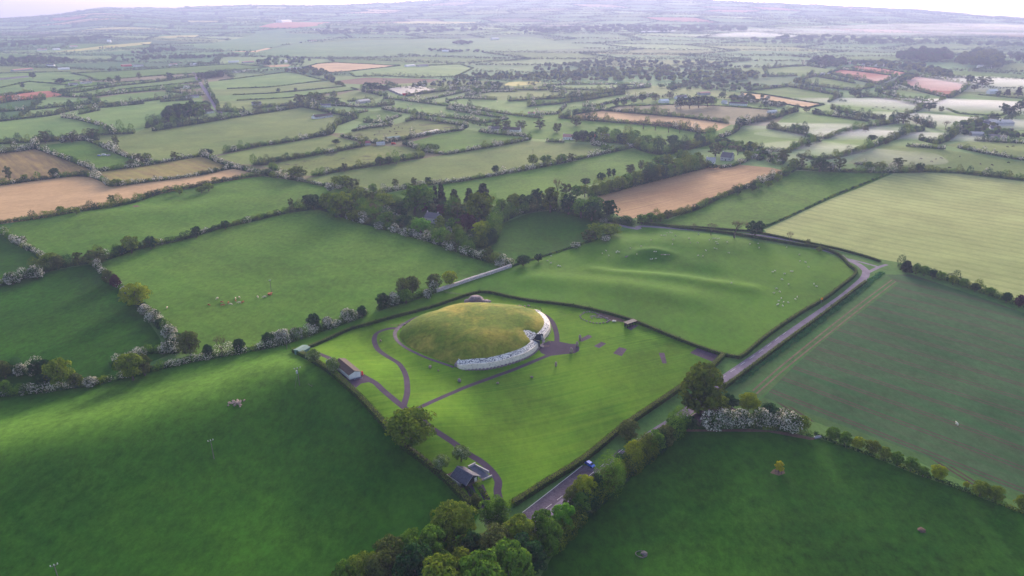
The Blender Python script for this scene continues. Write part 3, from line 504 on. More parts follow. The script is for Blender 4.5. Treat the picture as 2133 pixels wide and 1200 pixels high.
# generated farmland beyond the fields drawn by hand
GA = R(-14); ca_, sa_ = math.cos(GA), math.sin(GA); UU, VV = 430.0, 300.0
def gp(i, j):
    rr = random.Random(i * 7919 + j * 104729); u = (i + .5 * (j % 2) + rr.uniform(-.13, .13)) * UU; v = (j + rr.uniform(-.14, .14)) * VV
    return (u * ca_ - v * sa_, u * sa_ + v * ca_)
FAR_EDGES = []
for j in range(0, 46):
    for i in range(-34, 34):
        p = [gp(i, j), gp(i + 1, j), gp(i + 1, j + 1), gp(i, j + 1)]
        cx = sum(q[0] for q in p) / 4; cy = sum(q[1] for q in p) / 4; r = math.hypot(cx, cy)
        if cy < 700 or r > 12500 or abs(math.atan2(cx, cy)) > R(48): continue
        rr = random.Random(i * 31 + j * 977)
        k = rr.choices(['F1', 'F2', 'F3', 'S1', 'BR', 'YE', 'OL', 'G2', 'PU'], [34, 20, 18, 3, 1.5, 2, 12, 14, 4])[0]
        if r < 2600 and k in ('S1', 'BR', 'YE'): k = 'F2'
        addpoly(p, (0, k, rr.uniform(-.12, .12), GA + (1.57 if rr.random() < .4 else 0)))
        FAR_EDGES.append((p[0], p[1])); FAR_EDGES.append((p[0], p[3]))
FW = {}
for n, (fid, mk, hs, desc, pts) in enumerate(FIELDS):
    P = W2(pts); FW[fid] = P
    best = max(range(len(P)), key=lambda i: math.dist(P[i], P[(i + 1) % len(P)])); a, b = P[best], P[(best + 1) % len(P)]
    ang = math.atan2(b[1] - a[1], b[0] - a[0])
    if fid == 'TR': a = G(1690, 757); b = G(2133, 912); ang = math.atan2(b.y - a.y, b.x - a.x)
    if fid == 'BA': a = G(1700, 497); b = G(2133, 585); ang = math.atan2(b.y - a.y, b.x - a.x)
    if fid == 'm12': a = G(1272, 440); b = G(1600, 368); ang = math.atan2(b.y - a.y, b.x - a.x)
    if fid == 'HD': a = G(1620, 740); b = G(1845, 575); ang = math.atan2(b.y - a.y, b.x - a.x)
    tint = {'TR': 0, 'BA': 0, 'HD': 0}.get(fid, random.Random(n).uniform(-.08, .08))
    addpoly(P, (2 if fid in ('HD', 'H2') else 1, mk, tint, ang))
LAWN = [(613, 733), (650, 752), (682, 772), (722, 805), (783, 866), (835, 926), (879, 960), (925, 998), (969, 1042), (995, 1066), (1064, 1058), (1137, 1009), (1215, 960), (1290, 898), (1377, 838), (1415, 812), (1485, 765), (1506, 743), (1453, 724), (1389, 699), (1321, 671), (1252, 651), (1182, 637), (1111, 629), (1060, 620), (999, 610), (910, 638), (809, 665), (720, 691), (645, 725)]
a = G(860, 850); b = G(1300, 820)
addpoly(W2(LAWN), (3, 'LA', 0.0, math.atan2(b.y - a.y, b.x - a.x) + .12))
for name, pts, w in ROADS:
    addpoly(buffer([tuple(q) for q in smooth2(W2(pts), 3)], w), (5 if name == 'road' else 4, name, 0, 0))
for name, pts in PADS: addpoly(W2(pts), (6 if name in ('gravel_pad', 'terrace') else 3.5 if name == 'dirt' else 4.5, name, 0, 0))
rr_ = 15 * 1.017 ** np.arange(404); az_ = np.radians(np.arange(-85, 85, .65))
A_, B_ = np.meshgrid(rr_[rr_ < 13500], az_); GX = (A_ * np.sin(B_)).ravel(); GY = (A_ * np.cos(B_)).ravel()
e1, e2 = np.meshgrid(np.arange(-170, 260, 3.0), np.arange(150, 560, 3.0))
GX = np.concatenate([GX, e1.ravel() + rng.uniform(-.5, .5, e1.size)]); GY = np.concatenate([GY, e2.ravel() + rng.uniform(-.5, .5, e2.size)])
nb = len(cv)
cv.extend(Vector((x, y)) for x, y in zip(GX, GY))
res = delaunay_2d_cdt(cv, [], cf, 0, 1e-3)
V2 = np.array([(v.x, v.y) for v in res[0]]); tri = np.array([f for f in res[2]]); of = res[5]
VZ = HT(V2[:, 0], V2[:, 1])
e = 1.5
nx = -(HT(V2[:, 0] + e, V2[:, 1]) - HT(V2[:, 0] - e, V2[:, 1])) / (2 * e); ny = -(HT(V2[:, 0], V2[:, 1] + e) - HT(V2[:, 0], V2[:, 1] - e)) / (2 * e)
NN = np.stack([nx, ny, np.ones_like(nx)], 1); NN /= np.linalg.norm(NN, axis=1)[:, None]
keys = [max((ck[k] for k in o), key=lambda q: q[0]) if len(o) else (0, 'BG', 0, 0) for o in of]
gmats = list(FM.keys())
def sheet(name, sel, mats, mi, tint, ang, zoff=0.0):
    t = tri[sel]; used, inv = np.unique(t, return_inverse=True); t = inv.reshape(t.shape)
    co = np.column_stack([V2[used], VZ[used] + zoff])
    me = bpy.data.meshes.new(name); me.vertices.add(len(co)); me.vertices.foreach_set('co', co.ravel())
    me.loops.add(t.size); me.loops.foreach_set('vertex_index', t.ravel().astype(np.int32)); me.polygons.add(len(t))
    me.polygons.foreach_set('loop_start', np.arange(0, t.size, 3, dtype=np.int32)); me.polygons.foreach_set('loop_total', np.full(len(t), 3, np.int32))
    for m in mats: me.materials.append(m)
    me.polygons.foreach_set('material_index', np.asarray(mi, np.int32)); me.update()
    for nm, arr in (('tint', tint), ('ang', ang)):
        at = me.attributes.new(nm, 'FLOAT', 'FACE'); at.data.foreach_set('value', np.asarray(arr, np.float32))
    me.normals_split_custom_set_from_vertices([tuple(v) for v in NN[used]])
    return tag(link(name, me), kind='structure')
kn = np.array([k[1] for k in keys]); kt = np.array([k[2] for k in keys], float); ka = np.array([k[3] for k in keys], float)
isg = np.isin(kn, gmats)
gi = {k: i for i, k in enumerate(gmats)}
sheet('ground', isg, [FM[k] for k in gmats], [gi[k] for k in kn[isg]], kt[isg], ka[isg])
def road_mat(name, c1, c2, crack=.5):
    m = NT(name); P = m.pos(); n = m.noise(P, .15, 5, .7); n2 = m.noise(P, 1.8, 4, .7)
    c = m.mix(m.rng(n, .3, .7), c1, c2); g = m.rng(n2, .2, .8, 1 - crack * .35, 1 + crack * .35)
    m.col(m.mix(1.0, c, m.vec(g, g, g), 'MULTIPLY'), .95, .05); return m.mat
M_ROAD = road_mat('road_tarmac', (.15, .12, .18), (.24, .2, .28)); M_PATH = road_mat('path_tarmac', (.045, .03, .06), (.07, .05, .09))
M_GRAV = road_mat('grey_gravel', (.06, .04, .07), (.1, .07, .11), 1.2); M_DIRT = road_mat('bare_dirt', (.1, .065, .055), (.17, .11, .09), 1)
M_LAY = road_mat('layby_chippings', (.06, .045, .075), (.15, .12, .17), 1.6); M_TERR = road_mat('terrace_slabs', (.1, .1, .15), (.15, .15, .21), .4)
for nm, mt in (('road', M_ROAD), ('path', M_PATH), ('gravel_pad', M_GRAV), ('dirt', M_DIRT), ('layby', M_LAY), ('terrace', M_TERR)):
    s = kn == nm; sheet({'dirt': 'earth_patch', 'gravel_pad': 'gravel_ground', 'layby': 'layby', 'terrace': 'paved_terrace'}.get(nm, nm), s, [mt], np.zeros(s.sum()), kt[s], ka[s])

# ------------------------------------------------------------------ foliage meshes
def leaf_mesh(name, C, N, S, mi, mats):
    n = len(C); N = N / (np.linalg.norm(N, axis=1)[:, None] + 1e-9)
    rv = rng.normal(size=(n, 3)); T = np.cross(N, rv); T /= (np.linalg.norm(T, axis=1)[:, None] + 1e-9); B = np.cross(N, T)
    S = np.asarray(S)[:, None] * .5; asp = rng.uniform(.6, 1.0, (n, 1))
    q = np.stack([C - T * S - B * S * asp * .5, C + T * S * .2 - B * S * asp, C + T * S + B * S * asp * .5, C - T * S * .2 + B * S * asp], 1)
    me = bpy.data.meshes.new(name); me.vertices.add(4 * n); me.vertices.foreach_set('co', q.reshape(-1).astype(np.float32))
    me.loops.add(4 * n); me.loops.foreach_set('vertex_index', np.arange(4 * n, dtype=np.int32)); me.polygons.add(n)
    me.polygons.foreach_set('loop_start', np.arange(0, 4 * n, 4, dtype=np.int32)); me.polygons.foreach_set('loop_total', np.full(n, 4, np.int32))
    for m in mats: me.materials.append(m)
    if mi is not None: me.polygons.foreach_set('material_index', np.asarray(mi, np.int32))
    me.update(calc_edges=True); return me
def lobe_pts(c, rad, n, down=-.35):
    d = rng.normal(size=(int(n * 1.7) + 4, 3)); d /= np.linalg.norm(d, axis=1)[:, None]; d = d[d[:, 2] > down][:n]
    k = rng.uniform(.72, 1.06, (len(d), 1))
    return np.asarray(c) + d * np.asarray(rad) * k, d + rng.normal(size=d.shape) * .45
HS = {  # style: lobe spacing, height, width, tall chance, species weights
 'haw': (2.4, 4.0, 4.4, .08, 'hhhhhdgo'), 'mix': (2.6, 4.8, 5.0, .2, 'dddggobhq'), 'mixd': (2.4, 4.4, 4.6, .16, 'dddggobhq'), 'low': (1.8, 1.6, 1.5, .02, 'dgdo'),
 'tall': (3.4, 8.0, 7.5, .2, 'ddgggoqb'), 'tallh': (3.0, 5.5, 6.0, .15, 'hhdgghob'),
 'bush': (3.6, 4.4, 4.0, .2, 'ddggo'), 'nett': (2.5, .9, 4.5, 0, ('nt',)),
}
def wpoly(pts): return [Vector(q) for q in smooth2([(G(*p).x, G(*p).y) for p in pts], 3)]
HPTS = []
def walk(P, step):
    out = []; carry = 0.0
    for a, b in zip(P[:-1], P[1:]):
        Ld = (b - a).length
        if Ld < 1e-6: continue
        t = carry
        while t < Ld: out.append((a + (b - a) * (t / Ld), (b - a) / Ld)); t += step
        carry = t - Ld
    return out
def hedge_arrays(P, style, seed=0):
    sp, h, w, tall, spec = HS[style]; Cs, Ns, Ss, Ms = [], [], [], []; rr = random.Random(seed)
    kinds = sorted(set(spec)); ph = rr.uniform(0, 9)
    d0 = math.hypot(P[0].x, P[0].y); step = max(sp, min(d0, 2500) / 420)
    cur = rr.choice(spec)
    for p, t in walk(P, step):
        dist = math.hypot(p.x, p.y); s = max(.42, dist / 1050)
        if rr.random() < .45: cur = rr.choice(spec)
        k = rr.uniform(.75, 1.2) * (1 + .2 * math.sin(p.x * .05 + ph))
        if rr.random() < .035 and style not in ('low', 'nett'): continue
        k *= 1 + .5 * min(1, max(0, (dist - 500) / 700))
        if rr.random() < tall: k *= rr.uniform(1.4, 2.1)
        hh, ww = h * k, w * (.6 + .4 * k) * .5
        off = Vector((-t.y, t.x)) * rr.uniform(-.35, .35) * w * .5
        x, y = p.x + off.x, p.y + off.y; z = H1(x, y)
        rad = (max(ww, step * .62), max(ww, step * .62), hh * .56)
        n = int(2.2 * (rad[0] * rad[0] * 2 + rad[0] * rad[2] * 2.6) * 1.15 / (s * s)) + 5
        c, nn = lobe_pts((x, y, z + hh * .46), rad, n, -.85)
        Cs.append(c); Ns.append(nn); Ss.append(rng.uniform(.7, 1.25, len(c)) * s); Ms.append(np.full(len(c), kinds.index(cur)))
    if not Cs: return None
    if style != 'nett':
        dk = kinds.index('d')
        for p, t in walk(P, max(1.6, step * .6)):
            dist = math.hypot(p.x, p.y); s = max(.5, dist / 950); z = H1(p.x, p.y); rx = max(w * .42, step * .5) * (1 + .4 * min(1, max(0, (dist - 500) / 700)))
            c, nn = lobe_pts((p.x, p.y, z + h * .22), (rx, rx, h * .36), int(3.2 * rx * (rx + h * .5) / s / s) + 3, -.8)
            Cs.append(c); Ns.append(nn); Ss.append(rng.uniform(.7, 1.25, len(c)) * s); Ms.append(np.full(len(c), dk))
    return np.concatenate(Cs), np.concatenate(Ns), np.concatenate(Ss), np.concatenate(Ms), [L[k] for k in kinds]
def clip_hedge(P, seed, h=2.3, w=2.2):
    Cs, Ns, Ss, Ms = [], [], [], []
    tot = sum((b - a).length for a, b in zip(P[:-1], P[1:]))
    prof = [(-.5, 0), (-.5, .8), (-.42, 1), (0, 1.04), (.42, 1), (.5, .8), (.5, 0)]
    mb = MB(); W = walk(P, 2.5); n = len(W)
    vs = []
    for p, t in W:
        nrm = Vector((-t.y, t.x)); z = H1(p.x, p.y)
        for a, b in prof: q = p + nrm * a * w * .92; vs.append((q.x, q.y, z - .1 + b * h * .95))
        dist = math.hypot(p.x, p.y); s = max(.34, dist / 1300)
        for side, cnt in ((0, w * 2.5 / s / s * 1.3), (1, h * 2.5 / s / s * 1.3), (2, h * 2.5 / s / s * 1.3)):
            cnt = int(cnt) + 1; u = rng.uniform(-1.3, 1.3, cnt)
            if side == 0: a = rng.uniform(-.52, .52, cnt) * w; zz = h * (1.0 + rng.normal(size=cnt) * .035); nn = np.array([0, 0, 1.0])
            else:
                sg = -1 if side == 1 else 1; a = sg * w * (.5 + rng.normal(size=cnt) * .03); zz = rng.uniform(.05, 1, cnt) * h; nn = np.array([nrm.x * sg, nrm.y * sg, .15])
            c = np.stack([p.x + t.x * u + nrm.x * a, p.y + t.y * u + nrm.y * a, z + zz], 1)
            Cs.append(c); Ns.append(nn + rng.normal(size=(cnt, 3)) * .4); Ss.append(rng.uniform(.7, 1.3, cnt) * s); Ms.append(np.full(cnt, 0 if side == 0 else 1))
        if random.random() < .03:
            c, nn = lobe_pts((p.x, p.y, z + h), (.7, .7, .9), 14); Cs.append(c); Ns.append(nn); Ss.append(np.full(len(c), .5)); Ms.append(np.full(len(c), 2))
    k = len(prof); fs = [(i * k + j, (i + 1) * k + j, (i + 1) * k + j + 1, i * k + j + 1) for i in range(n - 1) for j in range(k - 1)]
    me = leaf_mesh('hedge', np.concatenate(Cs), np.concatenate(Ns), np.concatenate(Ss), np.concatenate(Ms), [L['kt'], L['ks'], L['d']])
    return me, (vs, fs)
def addcore(me, vs, fs, mat):
    import bmesh
    me.materials.append(mat); b = bmesh.new(); b.from_mesh(me); bv = [b.verts.new(v) for v in vs]
    for f in fs:
        try: q = b.faces.new([bv[i] for i in f]); q.material_index = len(me.materials) - 1
        except ValueError: pass
    b.to_mesh(me); b.free()
HG = {'clip': 'clipped hedges of the monument and lane', 'haw': 'blossoming hedgerows', 'mix': 'mixed hedgerows', 'mixd': 'dark mixed hedgerows', 'low': 'low thin hedges', 'bush': 'bush rows', 'tall': 'tall tree belts', 'tallh': 'tall blossoming belts', 'nett': 'nettle banks'}
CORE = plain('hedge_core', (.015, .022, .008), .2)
for n, (st, lab, pts) in enumerate(HEDGES):
    P = wpoly(pts)
    HPTS += [(p.x, p.y) for p, t in walk(P, 6)]
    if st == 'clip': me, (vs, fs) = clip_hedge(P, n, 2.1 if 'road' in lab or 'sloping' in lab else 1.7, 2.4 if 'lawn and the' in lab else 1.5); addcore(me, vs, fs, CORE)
    else: me = leaf_mesh('hedge', *hedge_arrays(P, st, n))
    tag(link({'clip': 'clipped_hedge', 'nett': 'nettle_bank', 'haw': 'hawthorn_hedge', 'bush': 'bush_row'}.get(st, 'hedgerow'), me), lab, 'nettle bank' if st == 'nett' else 'hedge', HG[st])
for n, (fid, mk, hs, desc, pts) in enumerate(FIELDS):
    if not hs: continue
    P = FW[fid]; P = [Vector(p) for p in P + [P[0]]]; arr = np.array(HPTS); runs = []; cur = []
    for p, t in walk(P, 8):
        d = math.hypot(p.x, p.y); ok = d < 6000 and abs(math.atan2(p.x, p.y)) < R(45) and np.min((arr[:, 0] - p.x) ** 2 + (arr[:, 1] - p.y) ** 2) > (10 + d * .016) ** 2
        if ok: cur.append(p)
        elif cur: runs.append(cur); cur = []
    if cur: runs.append(cur)
    A = []
    for k, r in enumerate(runs):
        if len(r) < 3: continue
        HPTS += [(p.x, p.y) for p in r]; a = hedge_arrays(r, hs, n * 10 + k)
        if a: A.append(a)
    if not A: continue
    me = leaf_mesh('hedge', *(np.concatenate([a[i] for a in A]) for i in range(4)), A[0][4])
    w = {'haw': 'blossoming hawthorn hedge around ', 'mix': 'tall mixed hedgerow around ', 'low': 'thin dark hedge around '}[hs]
    tag(link({'haw': 'hawthorn_hedge', 'low': 'low_hedge'}.get(hs, 'hedgerow'), me), w + desc, 'hedge', HG[hs])
# far hedgerows and woods: beyond counting
Cs, Ns, Ss = [], [], []; arr = np.array(HPTS)
def far_blob(x, y, w, h, n, s):
    z = H1(x, y); c, nn = lobe_pts((x, y, z + h * .4), (w, w, h * .6), n, -.3); Cs.append(c); Ns.append(nn); Ss.append(rng.uniform(.7, 1.3, len(c)) * s)
pfx = [np.array(p) for p in FW.values()]
def inside(x, y):
    for P in pfx:
        if x < P[:, 0].min() or x > P[:, 0].max() or y < P[:, 1].min() or y > P[:, 1].max(): continue
        x1, y1 = P[:, 0], P[:, 1]; x2, y2 = np.roll(x1, -1), np.roll(y1, -1)
        c = ((y1 > y) != (y2 > y)) & (x < (x2 - x1) * (y - y1) / (y2 - y1 + 1e-12) + x1)
        if c.sum() % 2: return True
    return False
for a, b in FAR_EDGES:
    a, b = Vector(a), Vector(b); m = (a + b) / 2; d = m.length
    if d > 10000 or abs(math.atan2(m.x, m.y)) > R(42): continue
    rr = random.Random(int(m.x)); big = rr.random() < .25
    for p, t in walk([a, b], max(5.5, d / 420)):
        if inside(p.x, p.y): continue
        d2 = (arr[:, 0] - p.x) ** 2 + (arr[:, 1] - p.y) ** 2
        if d2.min() < 18 ** 2 or rr.random() < .04: continue
        k = rr.uniform(.7, 1.3) * (1.9 if big or rr.random() < .15 else 1)
        p = p + Vector((rr.uniform(-4, 4), rr.uniform(-4, 4)))
        far_blob(p.x, p.y, max(4.2, d / 560) * k, 6.0 * k, 9 if d > 3000 else 18, max(2.4, d / 800))
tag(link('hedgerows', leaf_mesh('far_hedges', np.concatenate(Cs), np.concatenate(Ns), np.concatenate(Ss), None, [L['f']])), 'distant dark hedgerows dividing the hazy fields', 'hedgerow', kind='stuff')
# ------------------------------------------------------------------ passage tomb
QW = NT('quartz_wall'); P_ = QW.pos(); vn = QW.voro(P_, 2.6); r_, g_, b_ = QW.sep(vn)
n1 = QW.noise(P_, .5, 3)
cq = QW.mix(QW.math('GREATER_THAN', r_, .9), QW.mix(g_, (.68, .57, .52), (.8, .7, .63)), (.3, .24, .24))
QW.col(QW.mix(QW.rng(n1, .3, .7, 0, .25), cq, (.58, .47, .42)), .8, .2); QW = QW.mat
QT = NT('quartz_rubble'); P_ = QT.pos(); r_, g_, b_ = QT.sep(QT.voro(P_, 2.3))
QT.col(QT.mix(QT.math('GREATER_THAN', r_, .62), QT.mix(g_, (.5, .48, .5), (.75, .7, .7)), QT.mix(b_, (.07, .07, .1), (.2, .19, .24))), .8, .2); QT = QT.mat
GREYST = plain('grey_stone', (.23, .17, .2), .35, 1.2); DARKW = plain('dark_slate_wall', (.035, .04, .065), .3, 2)
MOUNDG = NT('mound_grass'); P_ = MOUNDG.pos(); a_ = MOUNDG.noise(P_, .055, 5, .65, .5); b_ = MOUNDG.noise(P_, .5, 5, .75)
c_ = MOUNDG.mix(MOUNDG.rng(a_, .35, .62), (.085, .13, .008), (.29, .24, .04))
n2_ = MOUNDG.noise(P_, .03, 3, .6); c_ = MOUNDG.mix(MOUNDG.rng(n2_, .5, .62, 0, .8), c_, (.07, .13, .008))
g_ = MOUNDG.rng(b_, .25, .75, .55, 1.45); MOUNDG.col(MOUNDG.mix(1.0, c_, MOUNDG.vec(g_, g_, g_), 'MULTIPLY'), .95, .1); MOUNDG = MOUNDG.mat
BASE = [(950, 764), (959, 769), (985, 770), (1015, 769), (1045, 763), (1075, 754), (1097, 745), (1112, 735), (1121, 725), (1133, 709), (1144, 694), (1147, 682), (1143, 670), (1130, 656), (1110, 648), (1085, 642), (1050, 638), (1010, 636), (960, 638), (920, 646), (895, 656), (867, 665), (845, 677), (832, 689), (829, 700), (836, 712), (853, 725), (873, 735), (896, 745), (922, 754)]
bp = [Vector((G(*p).x, G(*p).y)) for p in BASE]
K = len(bp); loop = []; kk = []
for i in range(K):
    p0, p1, p2, p3 = bp[i - 1], bp[i], bp[(i + 1) % K], bp[(i + 2) % K]
    for j in range(8):
        t = j / 8; loop.append(0.5 * ((2 * p1) + (p2 - p0) * t + (2 * p0 - 5 * p1 + 4 * p2 - p3) * t * t + (3 * p1 - p0 - 3 * p2 + p3) * t ** 3)); kk.append(i + t)
NL = len(loop); cen = sum(loop, Vector((0, 0))) / NL
gz = min(H1(p.x, p.y) for p in loop)
def wallh(k):      # height of the white wall along the rim
    if k < 13.2: return 3.1 - .5 * max(0, (k - 11) / 2.2)
    if k < 15.5: return 2.6 * (1 - (k - 13.2) / 2.3) + .7
    if k > 29.5: return .9 + 2.2 * max(0, (k - 29.7) / .3)
    return .9
tomb = empty('passage_tomb', (cen.x, cen.y, gz))
tag(tomb, 'huge round grass mound ringed by a white quartz wall and kerbstones', 'burial mound')
def rel(x, y, z): return (x - cen.x, y - cen.y, z - gz)
inn = []
for i, p in enumerate(loop):
    d = (cen - p).normalized(); inn.append(d)
TONG = [(1121, 716), (1108, 706), (1098, 698), (1089, 688), (1092, 684), (1102, 684), (1112, 687), (1121, 690), (1130, 700)]
tong = [GZ(x, y, gz + z) for (x, y), z in zip(TONG, (4.9, 6, 7, 8, 8, 7.4, 6.5, 5.6, 4.8))]; tong2 = [(v.x, v.y) for v in tong]
def pin(x, y, poly):
    c = False
    for i in range(len(poly)):
        x1, y1 = poly[i]; x2, y2 = poly[i - 1]
        if (y1 > y) != (y2 > y) and x < (x2 - x1) * (y - y1) / (y2 - y1) + x1: c = not c
    return c
NS = 56; vs = []; mats_ = []
for i, p in enumerate(loop):
    wh = wallh(kk[i]); wide = 1.0 if wh < 2 else 3.7; rim = wh + (.3 if wh < 2 else 1.1); start = p + inn[i] * wide
    for j in range(NS):
        s = 1 - (j / (NS - 1)) ** 1.0; q = cen + (start - cen) * s
        dm = 11.0 + .6 * math.sin(q.x / 11) * math.cos(q.y / 13)
        z = rim + (dm - rim) * (1 - s ** 3.0) ** .85 if s < 1 else rim
        z += (.1 * math.sin(q.x * .21 + q.y * .13) + .1 * math.sin(q.y * .19 - q.x * .11)) * min(1, (1 - s) * 5)
        t = pin(q.x, q.y, tong2)
        if t: z -= .3
        vs.append(rel(q.x, q.y, gz + z)); mats_.append(t)
fs = []; mi = []
for i in range(NL):
    for j in range(NS - 1):
        a, b, c, d = i * NS + j, ((i + 1) % NL) * NS + j, ((i + 1) % NL) * NS + j + 1, i * NS + j + 1
        fs.append((a, b, c, d)); mi.append(1 if (mats_[a] and mats_[b] and mats_[c] and mats_[d]) else 0)
mg = MB(); mg.add(vs, [f for f, m in zip(fs, mi) if m == 0]); o = mg.build('grass_mound', MOUNDG, tomb, True)
mg = MB(); mg.add(vs, [f for f, m in zip(fs, mi) if m == 1]); mg.build('white_stone_plaza', QT, tomb, True)
# white facing wall in two runs either side of the entrance, with the rubble slope on top
GAP = (8.15, 8.95)
for k0, k1 in ((0.0, GAP[0]), (GAP[1], 15.4)):
    idx = [i for i in range(NL) if k0 <= kk[i] <= k1]; vf, ff, vt, ft = [], [], [], []
    for n_, i in enumerate(idx):
        p, d, h = loop[i], inn[i], wallh(kk[i]); a = p + d * .35; b = p + d * .75; c = p + d * 3.9
        vf += [rel(p.x, p.y, gz - .6), rel(p.x, p.y, gz + .9), rel(a.x, a.y, gz + h), rel(b.x, b.y, gz + h + .05), rel(b.x, b.y, gz - .6)]
        vt += [rel(b.x, b.y, gz + h + .06), rel((b.x + c.x) / 2, (b.y + c.y) / 2, gz + h + .65), rel(c.x, c.y, gz + h + 1.2), rel(c.x, c.y, gz + .5), rel(b.x, b.y, gz + .5)]
        if n_:
            for q in range(4): ff.append(((n_ - 1) * 5 + q, n_ * 5 + q, n_ * 5 + q + 1, (n_ - 1) * 5 + q + 1))
            for q in range(3): ft.append(((n_ - 1) * 5 + q, n_ * 5 + q, n_ * 5 + q + 1, (n_ - 1) * 5 + q + 1))
    m_ = (len(idx) - 1) * 5
    ff += [(0, 1, 2, 3, 4), (m_ + 4, m_ + 3, m_ + 2, m_ + 1, m_)]; ft += [(0, 1, 2, 3, 4), (m_ + 4, m_ + 3, m_ + 2, m_ + 1, m_)]
    w = MB(); w.add(vf, ff); wo = w.build('quartz_wall', QW, tomb)
    w = MB(); w.add(vt, ft); w.build('rubble_slope', QT, tomb)
# grey return at the left end of the wall
p, d = loop[0], inn[0]; w = MB(); rr = random.Random(3)
for a in range(7):
    for h in range(4):
        q = p + d * (a * .62 - .2); w.rock(rel(q.x - .2, q.y, gz + .4 + h * .85), (.6, .55, .55), a * 7 + h, 7, 4)
w.build('stone_return', GREYST, tomb)
kst = 0
for i in range(0, NL, 1):
    k = kk[i]
    if (k < GAP[0] or GAP[1] + .3 < k < 13) and i % 2 == 0 or (k > 20.5 and i % 4 == 0):
        p, d = loop[i], inn[i]; tn = loop[(i + 1) % NL] - loop[i - 1]; q = p - d * .55; Lh = min(1.5, tn.length * .47)
        w = MB(); w.rock((0, 0, 0), (Lh, .42, .75), i, 8, 5, rough=.12); o = w.build('kerbstone', GREYST, tomb)
        o.location = rel(q.x, q.y, gz + .35); o.rotation_euler[2] = math.atan2(tn.y, tn.x); kst += 1
# kerb path of slabs on the left side
vs = []; fs = []; idx = [i for i in range(NL) if kk[i] > 19.6]
for n_, i in enumerate(idx):
    p, d = loop[i], inn[i]; a = p - d * .6; b = p - d * 2.6
    vs += [rel(a.x, a.y, H1(a.x, a.y) + .08), rel(b.x, b.y, H1(b.x, b.y) + .08)]
    if n_: fs.append((2 * n_ - 2, 2 * n_ - 1, 2 * n_ + 1, 2 * n_))
w = MB(); w.add(vs, fs); w.build('kerb_walk', plain('kerb_walk', (.07, .05, .085), .5, 1.5), tomb)
# entrance recess
e0 = loop[int(GAP[0] * 8)]; e1_ = loop[int(GAP[1] * 8) + 1]; em = (e0 + e1_) / 2; ed = (cen - em).normalized(); et = Vector((-ed.y, ed.x))
if (e1_ - e0).dot(et) < 0: et = -et
hw = (e1_ - e0).length / 2
for sg in (-1, 1):
    w = MB(); pts = []
    for t in range(9):
        a = t / 8; q = em + et * sg * (hw * (1 - .72 * a ** 1.6)) + ed * (5.5 * a); pts.append(q)
    vv = []
    for q in pts:
        z2 = 4.2; vv += [rel(q.x, q.y, gz - .2), rel(q.x, q.y, gz + z2), rel(q.x + et.x * sg * .5, q.y + et.y * sg * .5, gz + z2), rel(q.x + et.x * sg * .5, q.y + et.y * sg * .5, gz - .2)]
    w.add(vv, [(4 * i + a, 4 * i + 4 + a, 4 * i + 4 + (a + 1) % 4, 4 * i + (a + 1) % 4) for i in range(8) for a in range(4)] + [(0, 1, 2, 3)])
    w.build('curved_slate_wall', DARKW, tomb)
w = MB(); q = em + ed * 5.6; w.box(rel(q.x, q.y, gz + 2.1), (.6, hw * .8, 4.2), math.atan2(ed.y, ed.x)); w.build('entrance_back_wall', DARKW, tomb)
w = MB(); q = em + ed * 5.2; w.box(rel(q.x, q.y, gz + 2.0), (.5, 2.2, .5), math.atan2(ed.y, ed.x)); w.build('lintel', GREYST, tomb)
w = MB(); q = em + ed * 5.2; w.box(rel(q.x, q.y, gz + .9), (.3, 1.0, 1.7), math.atan2(ed.y, ed.x)); w.build('doorway', plain('dark_opening', (.008, .008, .012)), tomb)
w = MB(); q = em + ed * 6.6; w.box(rel(q.x, q.y, gz + 5.75), (3.2, .35, .35), math.atan2(ed.y, ed.x)); w.build('roof_box_slab', GREYST, tomb)
w = MB(); w.rock((0, 0, 0), (1.7, .5, .75), 77, 10, 6, rough=.1); q = em - ed * .6; o = w.build('entrance_stone', GREYST, tomb); o.location = rel(q.x, q.y, gz + .5); o.rotation_euler[2] = math.atan2(et.y, et.x)
WOODR = plain('reddish_rail_wood', (.24, .14, .13), .2, 3); DARKWOOD = plain('dark_timber', (.03, .028, .04), .3, 2)
def fence_line(pts, name, parent, mat, h=1.1, rails=3, post=.12, loc=None, step=1.8):
    w = MB(); P = [Vector(p) for p in pts]; o0 = loc or Vector((0, 0, 0))
    for a, b in zip(P[:-1], P[1:]):
        n_ = max(1, int((b - a).length / step))
        for i in range(n_ + 1):
            q = a + (b - a) * i / n_; w.box((q.x, q.y, q.z + h / 2), (post, post, h))
        for r in range(rails):
            z = h * (r + 1) / rails - .1; w.tube([(a.x, a.y, a.z + z), (b.x, b.y, b.z + z)], [.05, .05], 4)
    return w.build(name, mat, parent)
for sg in (-1, 1):
    pts = []
    for u, v in ((.4, hw * .9), (-2.6, hw * .95), (-4.4, hw * .5)):
        q = em + ed * u + et * sg * v; x, y, z = rel(q.x, q.y, gz + .15 + (.5 if u > -3 else 0)); pts.append((x, y, z))
    fence_line(pts, 'stair_railing', tomb, WOODR, 1.2, 3)
STEPM = plain('step_boards', (.3, .26, .3), .2, 3)
for s in range(6):
    for sg in (-1, 1):
        q = em - ed * (.2 + s * .45) + et * sg * (hw * .68); w = MB(); w.box(rel(q.x, q.y, gz + 1.15 - s * .2), (.45, hw * .5, .2), math.atan2(ed.y, ed.x)); w.build('wooden_step', STEPM, tomb)
w = MB(); q = em - ed * 3.2; w.box(rel(q.x, q.y, gz + .14), (3.6, hw * .9, .14), math.atan2(ed.y, ed.x)); w.build('dark_floor_slab', plain('floor_slab', (.04, .045, .075)), tomb)

